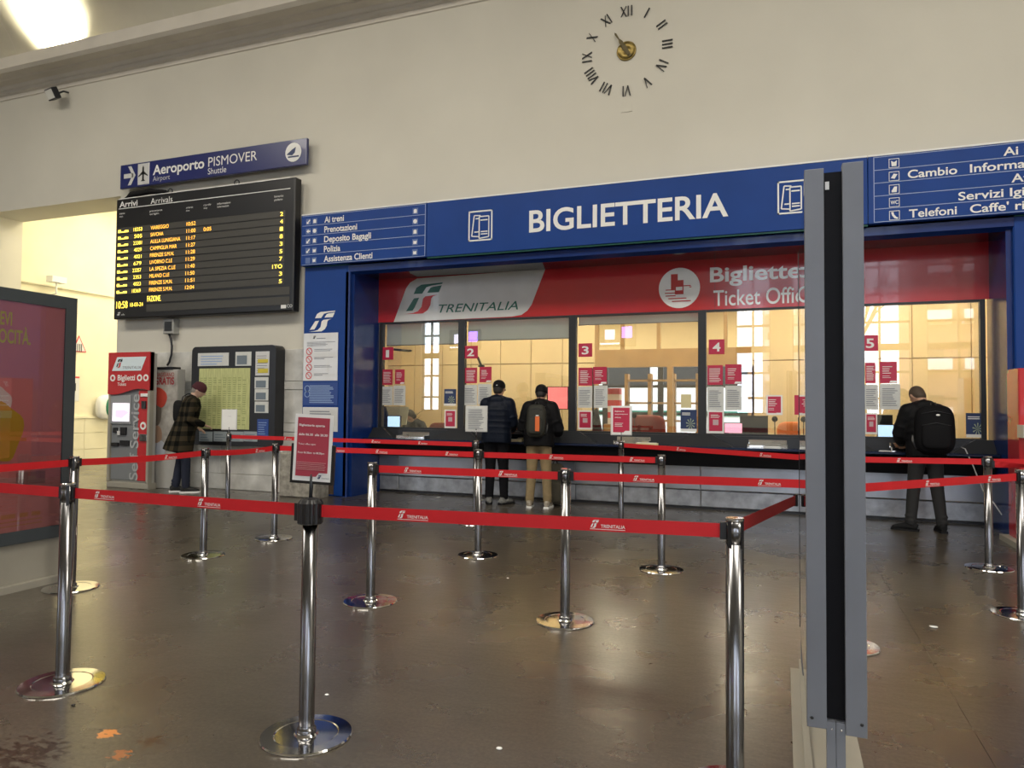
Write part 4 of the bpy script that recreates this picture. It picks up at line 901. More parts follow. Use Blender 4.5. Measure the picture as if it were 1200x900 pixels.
t = thing('defibrillator_cabinet', 'rounded green and white cabinet half hidden left of the ticket machine', 'cabinet', (-15.3, onL(121, 480).y, onL(121, 490).z))
c = onL(121, 477); MB().sell((-15.378, c.y, c.z), (.12, .28, .30), .7).build('shell', white, t); MB().sell((-15.30, c.y+.12, c.z+.0), (.12, .24, .25), .8).build('green_band', mat('green_plastic', (.02, .22, .12), .4), t)

# ================================================================ TOTEMS
# left poster totem
TX = -5.35; ty1 = 4.17; ty0 = ty1-2.6; zt1 = atX(85, 349, TX).z; 
lt = thing('poster_totem', 'large grey-framed red advertising totem at the left edge of the view', 'advertising totem', (TX-.1, (ty0+ty1)/2, 0))
zb0 = atX(70, 626, TX).z-.02; fr = .095
MB().box(TX-.25, TX-.02, ty0, ty1, zb0, zt1).build('body', greym, lt)
frm = mat('dark_frame', (.045, .055, .062), .4)
for y0, y1, z0, z1 in ((ty0, ty1, zt1-fr, zt1), (ty0, ty1, zb0, zb0+fr), (ty1-fr, ty1, zb0+fr, zt1-fr), (ty0, ty0+fr, zb0+fr, zt1-fr)): MB().box(TX-.26, TX, y0, y1, z0, z1).build('frame_bar', frm, lt)
MB().box(TX-.03, TX-.012, ty0+fr, ty1-fr, zb0+fr, zt1-fr).build('poster_sheet', poster, lt)
MB().box(TX-.006, TX-.003, ty0+fr, ty1-fr, zb0+fr, zt1-fr).build('glass_sheet', glass2, lt)
MB().box(TX-.22, TX-.04, ty0+.05, ty1-.07, 0, zb0).build('plinth', beigem, lt); MB().box(TX-.30, TX+.02, ty0, ty1, 0, .05).build('foot', beigem, lt)
def ltext(s, yl, yr, z, cap, m, bold=0):   # facing +X, read from low Y (near) to high Y (far)
    vs, fs = textmesh(s, bold, 0); x0 = min(v.x for v in vs); x1 = max(v.x for v in vs)
    q = MB(); q.add([(TX-.0105, yl+(v.x-x0)/(x1-x0)*(yr-yl), z+v.y*cap/.729) for v in vs], fs); return q.build('lettering', m, lt)
def lY(x, y): return atX(x, y, TX).y
def lZ(x, y): return atX(x, y, TX).z
ltext('BREVI', 3.49, lY(15, 385), lZ(5, 380), lZ(5, 366)-lZ(5, 382), lime, .02)
ltext('VELOCITÀ.', 3.44, lY(37, 401), lZ(20, 402.5), lZ(20, 386)-lZ(20, 402.5), lime, .02)
ltext('VERIFICA', lY(36, 540), lY(55, 540), lZ(45, 540.5), .055, mat('pale_pink_ink', (.55, .30, .30), .5))
q = MB(); pk = mat('orange_pink_ink', (.55, .22, .08), .5)
for yy, x0_, x1_ in ((604, 2, 19), (604, 24, 34), (604, 38, 48)): q.box(TX-.011, TX-.0095, lY(x0_, yy), lY(x1_, yy), lZ(20, yy+3), lZ(20, yy-2))
for yy in (611, 616): q.box(TX-.011, TX-.0095, lY(0, yy), lY(50, yy), lZ(20, yy+.6), lZ(20, yy-.6))
q.box(TX-.011, TX-.0095, lY(25, 514), lY(32, 514), lZ(28, 517), lZ(28, 513)); q.build('small_print', pk, lt)
q = MB()
def blob(cx_, cy_, ry, rz_, m, name, dx=.0):
    c = atX(cx_, cy_, TX); n_ = 28; b = MB(); b.poly([(TX-.0118+dx, c.y+ry*math.cos(2*PI*i/n_)*(1+.12*math.sin(3*2*PI*i/n_)), c.z+rz_*math.sin(2*PI*i/n_)*(1+.08*math.sin(5*2*PI*i/n_))) for i in range(n_)], (.001, 0, 0)); b.build(name, m, lt)
blob(1, 508, .17, .22, yellow, 'yellow_shape', .0008); blob(0, 475, .09, .13, greyw, 'pale_shape', .0004); blob(6, 508, .11, .17, blackpaint, 'black_shape')
q = MB(); q.box(TX-.0115, TX-.0095, lY(20, 560), lY(54, 560), lZ(35, 568), lZ(35, 553)); q.build('pale_panel', mat('dim_pink', (.36, .16, .16), .4), lt)

# right glass totem seen on edge
RY0 = 2.9; xn0, xn1 = atY(944, 500, RY0).x, atY(1014, 500, RY0).x; xk0, xk1 = atY(967, 500, RY0).x, atY(989, 500, RY0).x
zt2 = atY(944, 199, RY0).z; zb2 = atY(944, 851, RY0).z; RY1 = 4.15
rt = thing('glass_totem', 'tall grey double-sided glass display totem seen edge-on in the right foreground', 'advertising totem', ((xn0+xn1)/2, 3.5, 0))
for a, b in ((xn0, xk0), (xk1, xn1)):
    MB().bevbox(a, b, RY0, RY0+.05, zb2-(.012 if a > .1 else 0), zt2+(.012 if a > .1 else 0), .002).build('grey_post', greym, rt)
    q = MB(); q.lathe([(.006, 0), (.006, .003)], seg=12); cxx = a+.017 if a < .1 else b-.018; q.xf(Matrix.Translation((cxx, RY0, zb2+.035)) @ Matrix.Rotation(PI/2, 4, 'X')); q.build('screw_hole', black, rt)
MB().box(xk0, xk1, RY0+.03, RY0+.06, zb2+.03, zt2-.01).build('black_core', mat('gloss_black', (.004, .004, .006), .5, spec=.15), rt)
MB().box(xk0+.006, xk0+.02, RY0+.028, RY0+.03, zt2-.075, zt2-.045).build('maker_plate', white, rt)
for a in (xk0, (xk0+xk1)/2+.0006):
    MB().box(a, a+(xk1-xk0)/2-.0012, RY0+.01, RY0+.05, 0, zb2+.025).build('lower_leg', greym, rt)
    q = MB(); q.lathe([(.004, 0), (.003, .003)], seg=10); q.xf(Matrix.Translation((a+.017, RY0+.01, zb2-.0)) @ Matrix.Rotation(PI/2, 4, 'X')); q.build('screw', chrome, rt)
xg = atY(934, 500, 2.9).x+.012
q = MB(); q.box(xn0+.002, xn0+.008, RY0+.05, RY1, .25, zt2-.06); q.build('glass_leaf', glass2, rt)
q = MB(); q.box(xn1-.008, xn1-.002, RY0+.05, RY1, .25, zt2-.06); q.build('glass_leaf', glass2, rt)
xs0 = .0335; 
MB().bevbox(xs0, .29, RY0-.6, 4.2, 0, .012, .002).build('base_plate', beigem, rt)
q = MB(); q.poly([(.075, 3.0, .012), (.105, 3.0, .012), (.085, 4.15, .07), (.075, 4.15, .07)], (0, 0, .01)); q.build('base_rib', beigem, rt)
MB().box(.085, .23, RY1-.05, RY1, .012, .26).build('rear_foot', greym, rt)
MB().box(xn0+.0, xn0+.012, RY1-.004, RY1, .25, zt2-.06).build('glass_edge', charc, rt); MB().box(xn1-.012, xn1, RY1-.004, RY1, .25, zt2-.06).build('glass_edge', charc, rt)
# red kiosk at the right edge
kX = atY(1191, 530, 9.0).x; kz = atY(1191, 432, 9.0).z
kk = thing('red_kiosk', 'red validation kiosk cut off by the right edge of the view', 'kiosk', (kX+.4, 9.0, 0))
MB().bevbox(kX, kX+.8, 8.9, 9.3, .06, kz, .01).build('cabinet', red, kk); MB().bevbox(kX-.08, kX+.85, 8.6, 9.35, 0, .06, .01).build('foot', beigem, kk); MB().bevbox(kX-.01, kX+.7, 8.7, 8.92, atY(1195, 513, 8.8).z, atY(1195, 498, 8.8).z, .02).build('shelf', greyw, kk)
q = MB(); emblem(q, kX+.05, kX+.2, kz-.16, kz-.06, 8.896, (white,)*4); lines(q, kX+.05, kX+.6, kz-.5, kz-.25, 3, 8.896, white, .2); q.build('print', white, kk)
q = MB(); pts = [atY(1126, 524, 9.9), atY(1131, 526, 9.88), atY(1140, 545, 9.86), atY(1152, 575, 9.8), atY(1165, 590, 9.6), fl(1182, 615, .06), fl(1196, 624, .02)]; q.tube(pts, .007, 8); tag(q.build('white_cable', mat('cable_white', (.62, .62, .6), .5)), 'thin white cable hanging from the counter towards the red kiosk', 'cable')

# ================================================================ STANCHIONS
HH = 1.0
def stanchion_proto():
    t = thing('barrier_post', 'x', 'barrier post')
    MB().lathe([(.19, 0), (.192, .004), (.188, .010), (.135, .0115), (.130, .0095), (.052, .0105), (.046, .018)], seg=64, smooth=False).build('base_plate', chrome, t, True)
    MB().lathe([(.040, .012), (.040, .034), (.0327, .036), (.0325, .05), (.0325, .905)], seg=32).build('pole', steel, t, True)
    MB().lathe([(.0324, .905), (.0324, .992)], seg=32).build('head', steel, t, True)
    q = MB()
    for k in range(4):
        a = k*PI/2+PI/4; q.add(*(lambda M: ([tuple(M @ Vector(v)) for v in ((.026, -.007, .895), (.0335, -.007, .895), (.0335, .007, .895), (.026, .007, .895), (.026, -.007, .992), (.0335, -.007, .992), (.0335, .007, .992), (.026, .007, .992))], [(0, 3, 2, 1), (4, 5, 6, 7), (0, 1, 5, 4), (1, 2, 6, 5), (2, 3, 7, 6), (3, 0, 4, 7)]))(Matrix.Rotation(a, 3, 'Z')))
    q.build('tape_slot', black, t, True)
    MB().lathe([(.0335, .990), (.0338, .992), (.0338, .999), (.031, 1.001)], seg=32, smooth=False).build('cap', chrome, t, True)
    return t
proto = stanchion_proto(); used = [False]
def post(P, label):
    o = proto if not used[0] else copytree(proto); used[0] = True
    o.location = (P[0], P[1], 0); o.rotation_euler = (0, 0, random.uniform(-.25, .25)); o['label'] = label; o['group'] = 'steel barrier posts of the queue'; return o
fp = {}
def P_(k, x, y, top=None):
    v = fl(x, y) if top is None else fl(x, top, HH); fp[k] = Vector((v.x, v.y, 0)); return fp[k]
P_('A', 359, 862); P_('B', 73, 801); P_('C', 861, 0, 607); P_('D', 662, 728); P_('E', 434, 705); P_('F', 560, 651); P_('G', 775, 668); P_('H', 238, 651); P_('I', 321, 631); P_('J', 1159, 666)
P_('K', 728, 0, 517); P_('L', 266.5, 590); P_('F2', 557, 614); P_('M', 948, 0, 533); fp['M'] = Vector((.35, 7.25, 0)); fp['R'] = Vector((.34, 4.75, 0)); P_('S', 1199, 721); P_('N', 83, 689); fp['O'] = Vector((-5.02, 2.62, 0)); fp['Z'] = Vector((3.1, 8.3, 0))
PL = dict(A='foremost steel barrier post with red opening-hours placard on a ribbed black head', B='steel barrier post at the left foreground before the poster totem', C='foreground steel post left of the glass totem whose base is out of view',
  D='steel post in the middle of the hall, below ticket window 2', E='steel post standing left of the centre in the second row', F='steel post just right of the white-sheet holder in front of the two customers', G='steel post in the third row below ticket window 3',
  H='steel post left of the placard, nearer of the two on the slanting red tape', I='steel post directly behind and left of the red placard', J='steel post right of the glass totem with tapes leaving on both sides', K='far steel post carrying the red notice holder before window 3',
  L='far steel post carrying the pink sheet before the timetable case', F2='far steel post carrying the white notice sheet beside the customer in navy', M='steel post hidden behind the glass totem in the back row', R='steel post hidden behind the glass totem, its base showing right of it', S='steel post cut off by the right edge, only its base in view', N='steel post close beside the corner of the red poster totem', O='steel post outside the left edge where the left tapes end', Z='steel post near the red kiosk at the right edge')
for k in PL: post(fp[k], PL[k])
# ---- tapes
# wordmark mesh shared by all tapes
wm = MB(); emblem(wm, 0, .035, -.014, .018, 0, (white,)*4, .0006); text('TRENITALIA', .042, .135, -.012, .013, -.0003, white, mb=wm, bold=.01); wm.box(0, .135, -.0004, 0, -.019, -.017, white)
wmesh = wm.mesh('tape_wordmark')
def tape(a, b, label, logos=(), z0=.952, z1=.952, sag=.0, wdt=.052, twist=None, m=None):
    A = Vector(a); B = Vector(b); d = (B-A).normalized(); nrm = Vector((d.y, -d.x, 0));
    if nrm.y > 0: nrm = -nrm
    A = A+d*.035; B = B-d*.035; n_ = 14 if (sag or twist) else 6; L_ = (B-A).length
    vs = []; fs = []
    for i in range(n_+1):
        u = i/n_; p = A.lerp(B, u); z = z0+(z1-z0)*u-sag*4*u*(1-u)
        an = 0 if twist is None else twist*math.sin(PI*u)
        up = Vector((0, 0, 1))*math.cos(an)+nrm*math.sin(an)
        c = p+Vector((0, 0, z))
        vs += [c-up*wdt/2-nrm*.0006, c+up*wdt/2-nrm*.0006, c+up*wdt/2+nrm*.0006, c-up*wdt/2+nrm*.0006]
    for i in range(n_):
        for k in range(4): q = (k+1) % 4; fs.append((4*i+k, 4*i+q, 4*i+4+q, 4*i+4+k))
    t = thing('barrier_tape', label, 'barrier tape', ((A.x+B.x)/2, (A.y+B.y)/2, (z0+z1)/2), group='red barrier tapes of the queue')
    MB().add(vs, fs).build('webbing', m or tape_r, t)
    for c, s_ in ((A, 1), (B, -1)):
        c2 = c+d*s_*.006; zz = z0 if s_ > 0 else z1; M = Matrix(((d.x, nrm.x, 0, c2.x), (d.y, nrm.y, 0, c2.y), (0, 0, 1, zz), (0, 0, 0, 1)))
        MB().box(-.012, .012, -.010, .010, -.031, .031).xf(M).build('end_clip', black, t)
    for u in logos:
        p = A.lerp(B, u); z = z0+(z1-z0)*u-sag*4*u*(1-u)
        dd = d if d.cross(Vector((0, 0, 1))).dot(nrm) > 0 else -d    # readable from the nrm side
        o = bpy.data.objects.new('tape_wordmark', wmesh); COL.objects.link(o); o.parent = t
        pos = p+nrm*.0018+Vector((0, 0, z))-Vector(t.location)
        rot = Matrix((dd, -nrm, Vector((0, 0, 1)))).transposed()
        o.matrix_local = Matrix.Translation(pos) @ rot.to_4x4()
    return t
tape(fp['B'], fp['A'], 'red tape in the left foreground between the two nearest posts', (.11, .58))
tape(fp['A'], fp['C'], 'longest foreground red tape, right of the placard post', (.22, .70))
tape(fp['O'], fp['B'], 'foreground red tape leaving the left post towards the left edge', (.40,))
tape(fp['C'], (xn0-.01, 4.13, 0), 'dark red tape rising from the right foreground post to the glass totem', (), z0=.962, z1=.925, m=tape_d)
tape(fp['O'], fp['N'], 'red tape crossing the lower part of the poster totem', (.62,))
tape(fp['N'], fp['H'], 'slanting red tape between the poster totem and the ticket machine view', (.65,), sag=.012)
tape(fp['H'], fp['I'], 'short slanting red tape before the timetable case', (.70,), sag=.015)
tape(fp['I'], fp['F'], 'long red tape passing behind the placard, lower of the two there', (.30, .52, .86))
tape(fp['L'], fp['F2'], 'far red tape passing behind the placard, upper of the two there', (.25, .62, .80))
tape(fp['E'], fp['D'], 'second-row red tape crossing the customers legs', (.16, .68))
tape(fp['D'], fp['R'], 'second-row red tape running right towards the glass totem', (.25, .72))
tape(fp['F'], fp['G'], 'third-row red tape at thigh height of the man in beige trousers', (.40, .85))
tape(fp['K'], fp['M'], 'back-row red tape below windows 3 and 4', (.33, .75))
tape(fp['M'], fp['J'], 'back-row red tape at thigh height of the man at window 5', (.45,))
tape(fp['R'], fp['S'], 'red tape rising to the right edge in front of the right post', (.42, .80), z0=.93)
tape(fp['J'], fp['Z'], 'upper red tape leaving the right post for the right edge', ())
tape(fp['J'], (2.75, 7.6, 0), 'twisted red tape end drooping from the right post', (), z1=.90, twist=1.2, z0=.93)
# ---- placards on posts
def placard(P, w_, h, zb, rz, kind, label, tilt=0, m=red):
    t = thing('placard', label, 'placard', (P[0], P[1]-.0, 1.003), rz); t.rotation_euler = (0, tilt, rz)
    k = -1.003
    MB().tube([(0, 0, .0), (0, 0, zb+.03+k)], .008, 10).build('stem', charc if kind == 'A' else steel, t, True)
    y = -.004
    if kind == 'A':
        q = MB(); fb_ = .012
        q.box(-w_/2-fb_, w_/2+fb_, y, y+.016, zb-fb_+k, zb+k); q.box(-w_/2-fb_, -w_/2, y, y+.016, zb+k, zb+h*.55+k); q.box(w_/2, w_/2+fb_, y, y+.016, zb+k, zb+h*.55+k); q.box(-w_/2, w_/2, y+.009, y+.014, zb+k, zb+h*.5+k); q.build('holder', black, t, True)
    else:
        q = MB(); q.box(-w_/2-.01, w_/2+.01, y+.004, y+.012, zb-.01+k, zb+h+.005+k); q.build('holder', greyw, t, True)
    MB().box(-w_/2, w_/2, y-.001, y+.003, zb+k, zb+h+k).build('sheet', white if m != paper else paper, t, True)
    if m is magenta or kind == 'A':
        b_ = w_*.08; q = MB(); q.poly([(-w_/2+b_, y-.002, zb+b_+k+h*.02), (w_*.12, y-.002, zb+b_+k+h*.02), (w_*.20, y-.002, zb+h*.13+k), (w_/2-b_, y-.002, zb+h*.13+k), (w_/2-b_, y-.002, zb+h-b_+k), (-w_/2+b_, y-.002, zb+h-b_+k)], (0, -.001, 0)); q.build('printed_area', m, t, True)
    q = MB(); pr = white if m is magenta or kind == 'A' else (mat('pale_note_ink', (.3, .26, .25)) if m is paper and kind == 'L' else greyprint)
    yy = y-.0035
    if kind == 'A':
        for s_, x1_, zz, c_, bo in (('Biglietteria aperta', .32, .82, .028, .02), ('dalle 06.30  alle 20.30', .40, .68, .028, .02), ('Ticket office open', .10, .54, .022, 0), ('From 06.30am  to 08.30pm', .34, .41, .024, .01)):
            text(s_, -w_*.38, w_*x1_-w_*.02, zb+h*zz+k, h*c_*1.2, yy, pr, mb=q, bold=bo)
        lines(q, -w_*.4, w_*.38, zb+h*.17+k, zb+h*.30+k, 5, yy, mat('pale_pink_ink', (.55, .30, .30), .5), .25, .15)
        emblem(q, w_*.17, w_*.27, zb+h*.04+k, zb+h*.10+k, yy+.001, (navy,)*4); text('TRENITALIA', w_*.27, w_*.47, zb+h*.045+k, h*.018, yy+.001, navy, mb=q)
    elif kind == 'K':
        text('Biglietteria', -w_*.33, w_*.15, zb+h*.80+k, h*.045, yy, pr, mb=q, bold=.02); text('temporaneamente', -w_*.33, w_*.33, zb+h*.70+k, h*.045, yy, pr, mb=q, bold=.02); text('chiusa', -w_*.33, -w_*.02, zb+h*.58+k, h*.045, yy, pr, mb=q, bold=.02); lines(q, -w_*.33, w_*.2, zb+h*.28+k, zb+h*.44+k, 3, yy, pr, .3)
    elif kind == 'F': lines(q, -w_*.4, w_*.4, zb+h*.08+k, zb+h*.92+k, 13, yy, pr, .35)
    else: text('Avviso', -w_*.1, w_*.16, zb+h*.65+k, h*.03, yy, pr, mb=q)
    q.build('print', pr, t, True)
    return t
# ribbed black head of the foremost post
hb = MB()
for k in range(24):
    a = 2*PI*k/24; r0 = .054 if k % 2 else .048
    hb.add([], [], None)
prof = []
vs = []; fs = []; n_ = 48
for z, s_ in ((.895, .9), (.90, 1), (.985, 1), (1.0, .8), (1.008, .3)):
    for i in range(n_): a = 2*PI*i/n_; r0 = (.0535 if (i//2) % 2 else .0495)*s_; vs.append((r0*math.cos(a), r0*math.sin(a), z))
for j in range(4):
    for i in range(n_): k = (i+1) % n_; fs.append((j*n_+i, j*n_+k, (j+1)*n_+k, (j+1)*n_+i))
fs.append([4*n_+i for i in range(n_)])
hb = MB().add(vs, fs); hb.box(-.078, -.05, -.014, .014, .905, .98, None)
proto_head = hb.build('ribbed_head', black, [o for o in COL.objects if o.get('label') == PL['A']][0], True)
A0 = fp['A']; pz0 = atY(368, 568, A0.y).z; pz1 = atY(368, 487, A0.y).z
placard((A0.x+.0, A0.y-.0), .178, pz1-pz0-.01, pz0+.015, math.radians(8), 'A', 'red opening-hours placard in a black holder on the foremost post', tilt=math.radians(2.2), m=mat('placard_red', (.40, .045, .075), .4))
K0 = fp['K']; placard(K0, .24, atY(726, 476, K0.y).z-atY(726, 509, K0.y).z, atY(726, 509, K0.y).z, math.radians(10), 'K', 'red notice in a clear holder on the far post before window 3', m=magenta)
F0 = fp['F2']; placard(F0, .25, atY(557, 476, F0.y).z-atY(557, 505, F0.y).z, atY(557, 505, F0.y).z, math.radians(12), 'F', 'white typed sheet in a holder on the far post beside the navy jacket', m=paper)
L0 = fp['L']; placard(L0, .20, atY(267, 480, L0.y).z-atY(267, 503, L0.y).z, atY(267, 503, L0.y).z, math.radians(22), 'L', 'pale pink sheet in a holder before the timetable case', m=mat('pink_sheet', (.55, .42, .38), .6))

# ================================================================ PEOPLE
def remesh(mb, name, m, parent, vox=.011, smooth=3, local=True):
    me = mb.mesh('tmp'); me.materials.clear()
    ob = bpy.data.objects.new('tmp', me); COL.objects.link(ob)
    md = ob.modifiers.new('r', 'REMESH'); md.mode = 'VOXEL'; md.voxel_size = vox; md.use_smooth_shade = True
    if smooth: s2 = ob.modifiers.new('s', 'SMOOTH'); s2.iterations = smooth; s2.factor = .5
    dg = bpy.context.evaluated_depsgraph_get(); out = bpy.data.meshes.new_from_object(ob.evaluated_get(dg)); out.name = name
    bpy.data.objects.remove(ob); out.materials.clear(); out.materials.append(m)
    out.polygons.foreach_set('use_smooth', [True]*len(out.polygons))
    o = bpy.data.objects.new(name, out); COL.objects.link(o); o.parent = parent; return o
def person(label, loc, rz, h, lean, headp, heady, elbows, wrists, feet, top, legm, topname, hatname, hatm, hair, puff=0, coat=0, shoe=None, sole=None, seated=False, group='people in the station', skinm=skin, hood=True):
    s = h/1.75; t = thing('person', label, 'person', (loc[0], loc[1], loc[2] if len(loc) > 2 else 0), rz, group)
    hip = Vector((0, 0, .94*s)) if not seated else Vector((0, 0, .66*s)); RL = Matrix.Rotation(-lean, 3, 'X')
    def up(x, y, z): v = Vector((x*s, y*s, (z-.94)*s)); return hip+RL @ v
    def V(p): return Vector(p)*s
    sh = [up(-.165, 0, 1.415), up(.165, 0, 1.415)]
    neck = up(0, .0, 1.47); hb_ = up(0, .015, 1.54); RH = Matrix.Rotation(heady, 3, 'Z') @ Matrix.Rotation(-(lean+headp), 3, 'X'); hc = hb_+RH @ Vector((0, .012, .095))*s
    b = MB()
    b.tube([up(0, 0, .88), up(0, 0, .98), up(0, 0, 1.10), up(0, .0, 1.25), up(0, 0, 1.38), up(0, 0, 1.45)], [(.16*s, .11*s), (.165*s, .115*s), (.14*s, .10*s), (.17*s, .115*s), (.18*s, .105*s), (.08*s, .07*s)], 20)
    b.tube([up(0, 0, 1.40), neck, hb_+Vector((0, 0, .03))*s], [.068*s, .058*s, .056*s], 14)
    b.sell(hc, (.076*s, .096*s, .112*s), 1, 20, 14, RH)
    b.sell(hc+RH @ Vector((0, .035, -.055))*s, (.055*s, .055*s, .055*s), 1, 14, 10, RH)
    b.tube([hc+RH @ Vector((0, .088, .015))*s, hc+RH @ Vector((0, .112, -.02))*s, hc+RH @ Vector((0, .09, -.03))*s], [.010*s, .015*s, .012*s], 8)   # nose
    b.tube([hc+RH @ Vector((-.02, .088, -.055))*s, hc+RH @ Vector((.02, .088, -.055))*s], .009*s, 8)   # lips
    for k in (-1, 1): b.sell(hc+RH @ Vector((k*.078, -.005, -.005))*s, (.012*s, .02*s, .032*s), 1, 10, 8, RH)
    arms = []
    for k in (0, 1):
        e = V(elbows[k]); w_ = V(wrists[k]); sd = -1 if k == 0 else 1
        b.tube([sh[k], sh[k].lerp(e, .5), e, e.lerp(w_, .5), w_], [.055*s, .046*s, .04*s, .036*s, .027*s], 12)
        d = (w_-e).normalized(); side = d.cross(Vector((0, 0, 1)));  side = side.normalized() if side.length > .1 else Vector((1, 0, 0)); dn = side.cross(d).normalized()
        pc = w_+d*.05*s; b.sell(pc, (.040*s, .05*s, .014*s), .8, 14, 8, Matrix((side, d, side.cross(d))).transposed())
        for f in range(4):
            o_ = side*(-.030+.020*f)*s; Lf = (.066, .076, .070, .054)[f]*s; st_ = w_+d*.085*s+o_
            b.tube([w_+d*.05*s+o_*.9, st_, st_+d*Lf*.5-dn*.008*s, st_+d*Lf*.85-dn*.028*s], [.010*s, .0095*s, .009*s, .0075*s], 8)
        tb = w_+d*.02*s-side*sd*.032*s; b.tube([w_+d*.02*s, tb, tb+d*.035*s-side*sd*.018*s-dn*.006*s, tb+d*.06*s-side*sd*.016*s-dn*.016*s], [.013*s, .012*s, .010*s, .008*s], 8)
        arms.append((sh[k], e, w_, d))
    legs = []
    for k in (0, 1):
        fx = feet[k]; sd = -1 if k == 0 else 1; hp = Vector((sd*.085*s, hip.y, hip.z-.02*s))
        an = Vector((fx[0]*s, fx[1]*s, .09*s)); kn = hp.lerp(an, .5)+Vector((0, .02*s, 0)) if not seated else Vector((sd*.12*s, .36*s, .62*s))
        b.tube([hp, hp.lerp(kn, .5), kn, kn.lerp(an, .4), an], [.085*s, .075*s, .056*s, .053*s, .037*s], 14); b.tube([an, an+Vector((math.sin(fx[2])*.06, math.cos(fx[2])*.06, -.045))*s, an+Vector((math.sin(fx[2])*.17, math.cos(fx[2])*.17, -.06))*s], [.037*s, .035*s, .022*s], 10); legs.append((hp, kn, an, fx[2]))
    remesh(b, 'body', skinm, t, .0085, 2)
    # face details
    for k in (-1, 1):
        q = MB(); q.sell(hc+RH @ Vector((k*.03, .085, .012))*s, (.012*s, .010*s, .008*s), 1, 10, 8); q.build('eye', mat('eye_dark', (.03, .02, .02), .2), t, True)
    # trousers
    b = MB(); ex = .012*s
    b.tube([hip+Vector((0, 0, -.06*s)), up(0, 0, .94), up(0, 0, 1.03)], [(.165*s, .12*s), (.178*s, .13*s), (.168*s, .125*s)], 20)
    for hp, kn, an, a in legs:
        b.tube([hp+Vector((0, 0, .02*s)), hp.lerp(kn, .5), kn, kn.lerp(an, .5), an+Vector((0, 0, -.015*s))], [.098*s, .088*s, .072*s, .066*s, .058*s], 16)
        for zz in (.04, .09): c = an+Vector((0, 0, zz*s)); b.tube([c-Vector((0, 0, .014)), c, c+Vector((0, 0, .014))], [.056*s, .066*s, .056*s], 14)
        c = kn; b.tube([c-Vector((0, 0, .02)), c, c+Vector((0, 0, .02))], [.066*s, .077*s, .068*s], 14)
    remesh(b, 'trousers', legm, t, .013, 2)
    # shoes
    for hp, kn, an, a in legs:
        D = Vector((math.sin(a), math.cos(a), 0)); M = Matrix.Translation((an.x, an.y, 0)) @ Matrix.Rotation(-a, 4, 'Z')
        q = MB(); q.tube([(0, -.075*s, .05*s), (0, -.03*s, .06*s), (0, .04*s, .058*s), (0, .11*s, .045*s), (0, .175*s, .035*s), (0, .20*s, .03*s)], [(.034*s, .035*s), (.042*s, .05*s), (.043*s, .045*s), (.047*s, .034*s), (.038*s, .024*s), (.015*s, .012*s)], 16)
        q.tube([(0, -.03*s, .04*s), (0, -.02*s, .10*s)], [.045*s, .046*s], 14); q.xf(M); so = remesh(q, 'shoe', shoe or blackm, t, .008, 2)
        q = MB(); pts = [(-.036, -.088), (.036, -.088), (.044, -.03), (.040, .05), (.052, .12), (.040, .19), (.012, .215), (-.02, .21), (-.045, .17), (-.050, .10), (-.040, .04), (-.044, -.03)]; q.poly([(x*s, y*s, 0) for x, y in pts], (0, 0, .024*s)); q.xf(M); q.build('sole', sole or blackm, so, True)
    # jacket or coat
    b = MB(); p = .016+puff; bot = .86 if not coat else .62
    lay = [(bot, .175, .135), (.98, .178, .132), (1.12, .168, .125), (1.26, .172, .13), (1.37, .17, .12), (1.455, .11, .09), (1.50, .078, .075)]
    if coat: lay = [(bot, .235, .20), (.80, .215, .18), (.98, .195, .155), (1.12, .18, .14), (1.26, .19, .14), (1.38, .20, .13), (1.455, .12, .10), (1.50, .08, .078)]
    b.tube([up(0, 0, z) for z, _, _ in lay], [((rx+p)*s, (ry+p)*s) for _, rx, ry in lay], 24)
    for S_, e, w_, d in arms:
        b.sell(S_, ((.056+p)*s,)*3, 1, 16, 10); b.tube([S_, S_.lerp(e, .5), e, e.lerp(w_, .5), w_+d*.0], [(.058+p)*s, (.052+p)*s, (.048+p)*s, (.044+p)*s, (.038+p*.5)*s], 16)
        b.tube([up(0, -.01, 1.47), up(0, -.01, 1.45).lerp(S_, .5), S_], [(.07+p*.5)*s, (.068+p*.7)*s, (.055+p)*s], 14)
        for u in (.35, .7): c = S_.lerp(e, u); b.tube([c-(e-S_).normalized()*.018, c, c+(e-S_).normalized()*.018], [(.048+p)*s, (.060+p)*s, (.048+p)*s], 14)
    if puff:
        for z in (.92, 1.0, 1.08, 1.16, 1.24, 1.32): rx = (.178 if z < 1.2 else .172)+p; b.tube([up(0, 0, z-.022), up(0, 0, z), up(0, 0, z+.022)], [((rx-.02)*s, (.135+p-.02)*s), ((rx+.004)*s, (.138+p)*s), ((rx-.02)*s, (.135+p-.02)*s)], 22)
    if hood: b.sell(up(0, -.075, 1.465), (.115*s, .065*s, .075*s), .9, 18, 10, RL); b.tube([up(-.07, -.02, 1.46), up(-.085, .03, 1.51), up(0, -.06, 1.53), up(.085, .03, 1.51), up(.07, -.02, 1.46)], .028*s, 10)
    remesh(b, topname, top, t, .013, 2)
    # hair and hat
    b = MB(); b.sell(hc+RH @ Vector((0, -.014, .018))*s, (.083*s, .096*s, .108*s), 1, 20, 14, RH); b.sell(hc+RH @ Vector((0, -.045, -.03))*s, (.068*s, .06*s, .07*s), 1, 16, 10, RH)
    remesh(b, 'hair', hair, t, .009, 2)
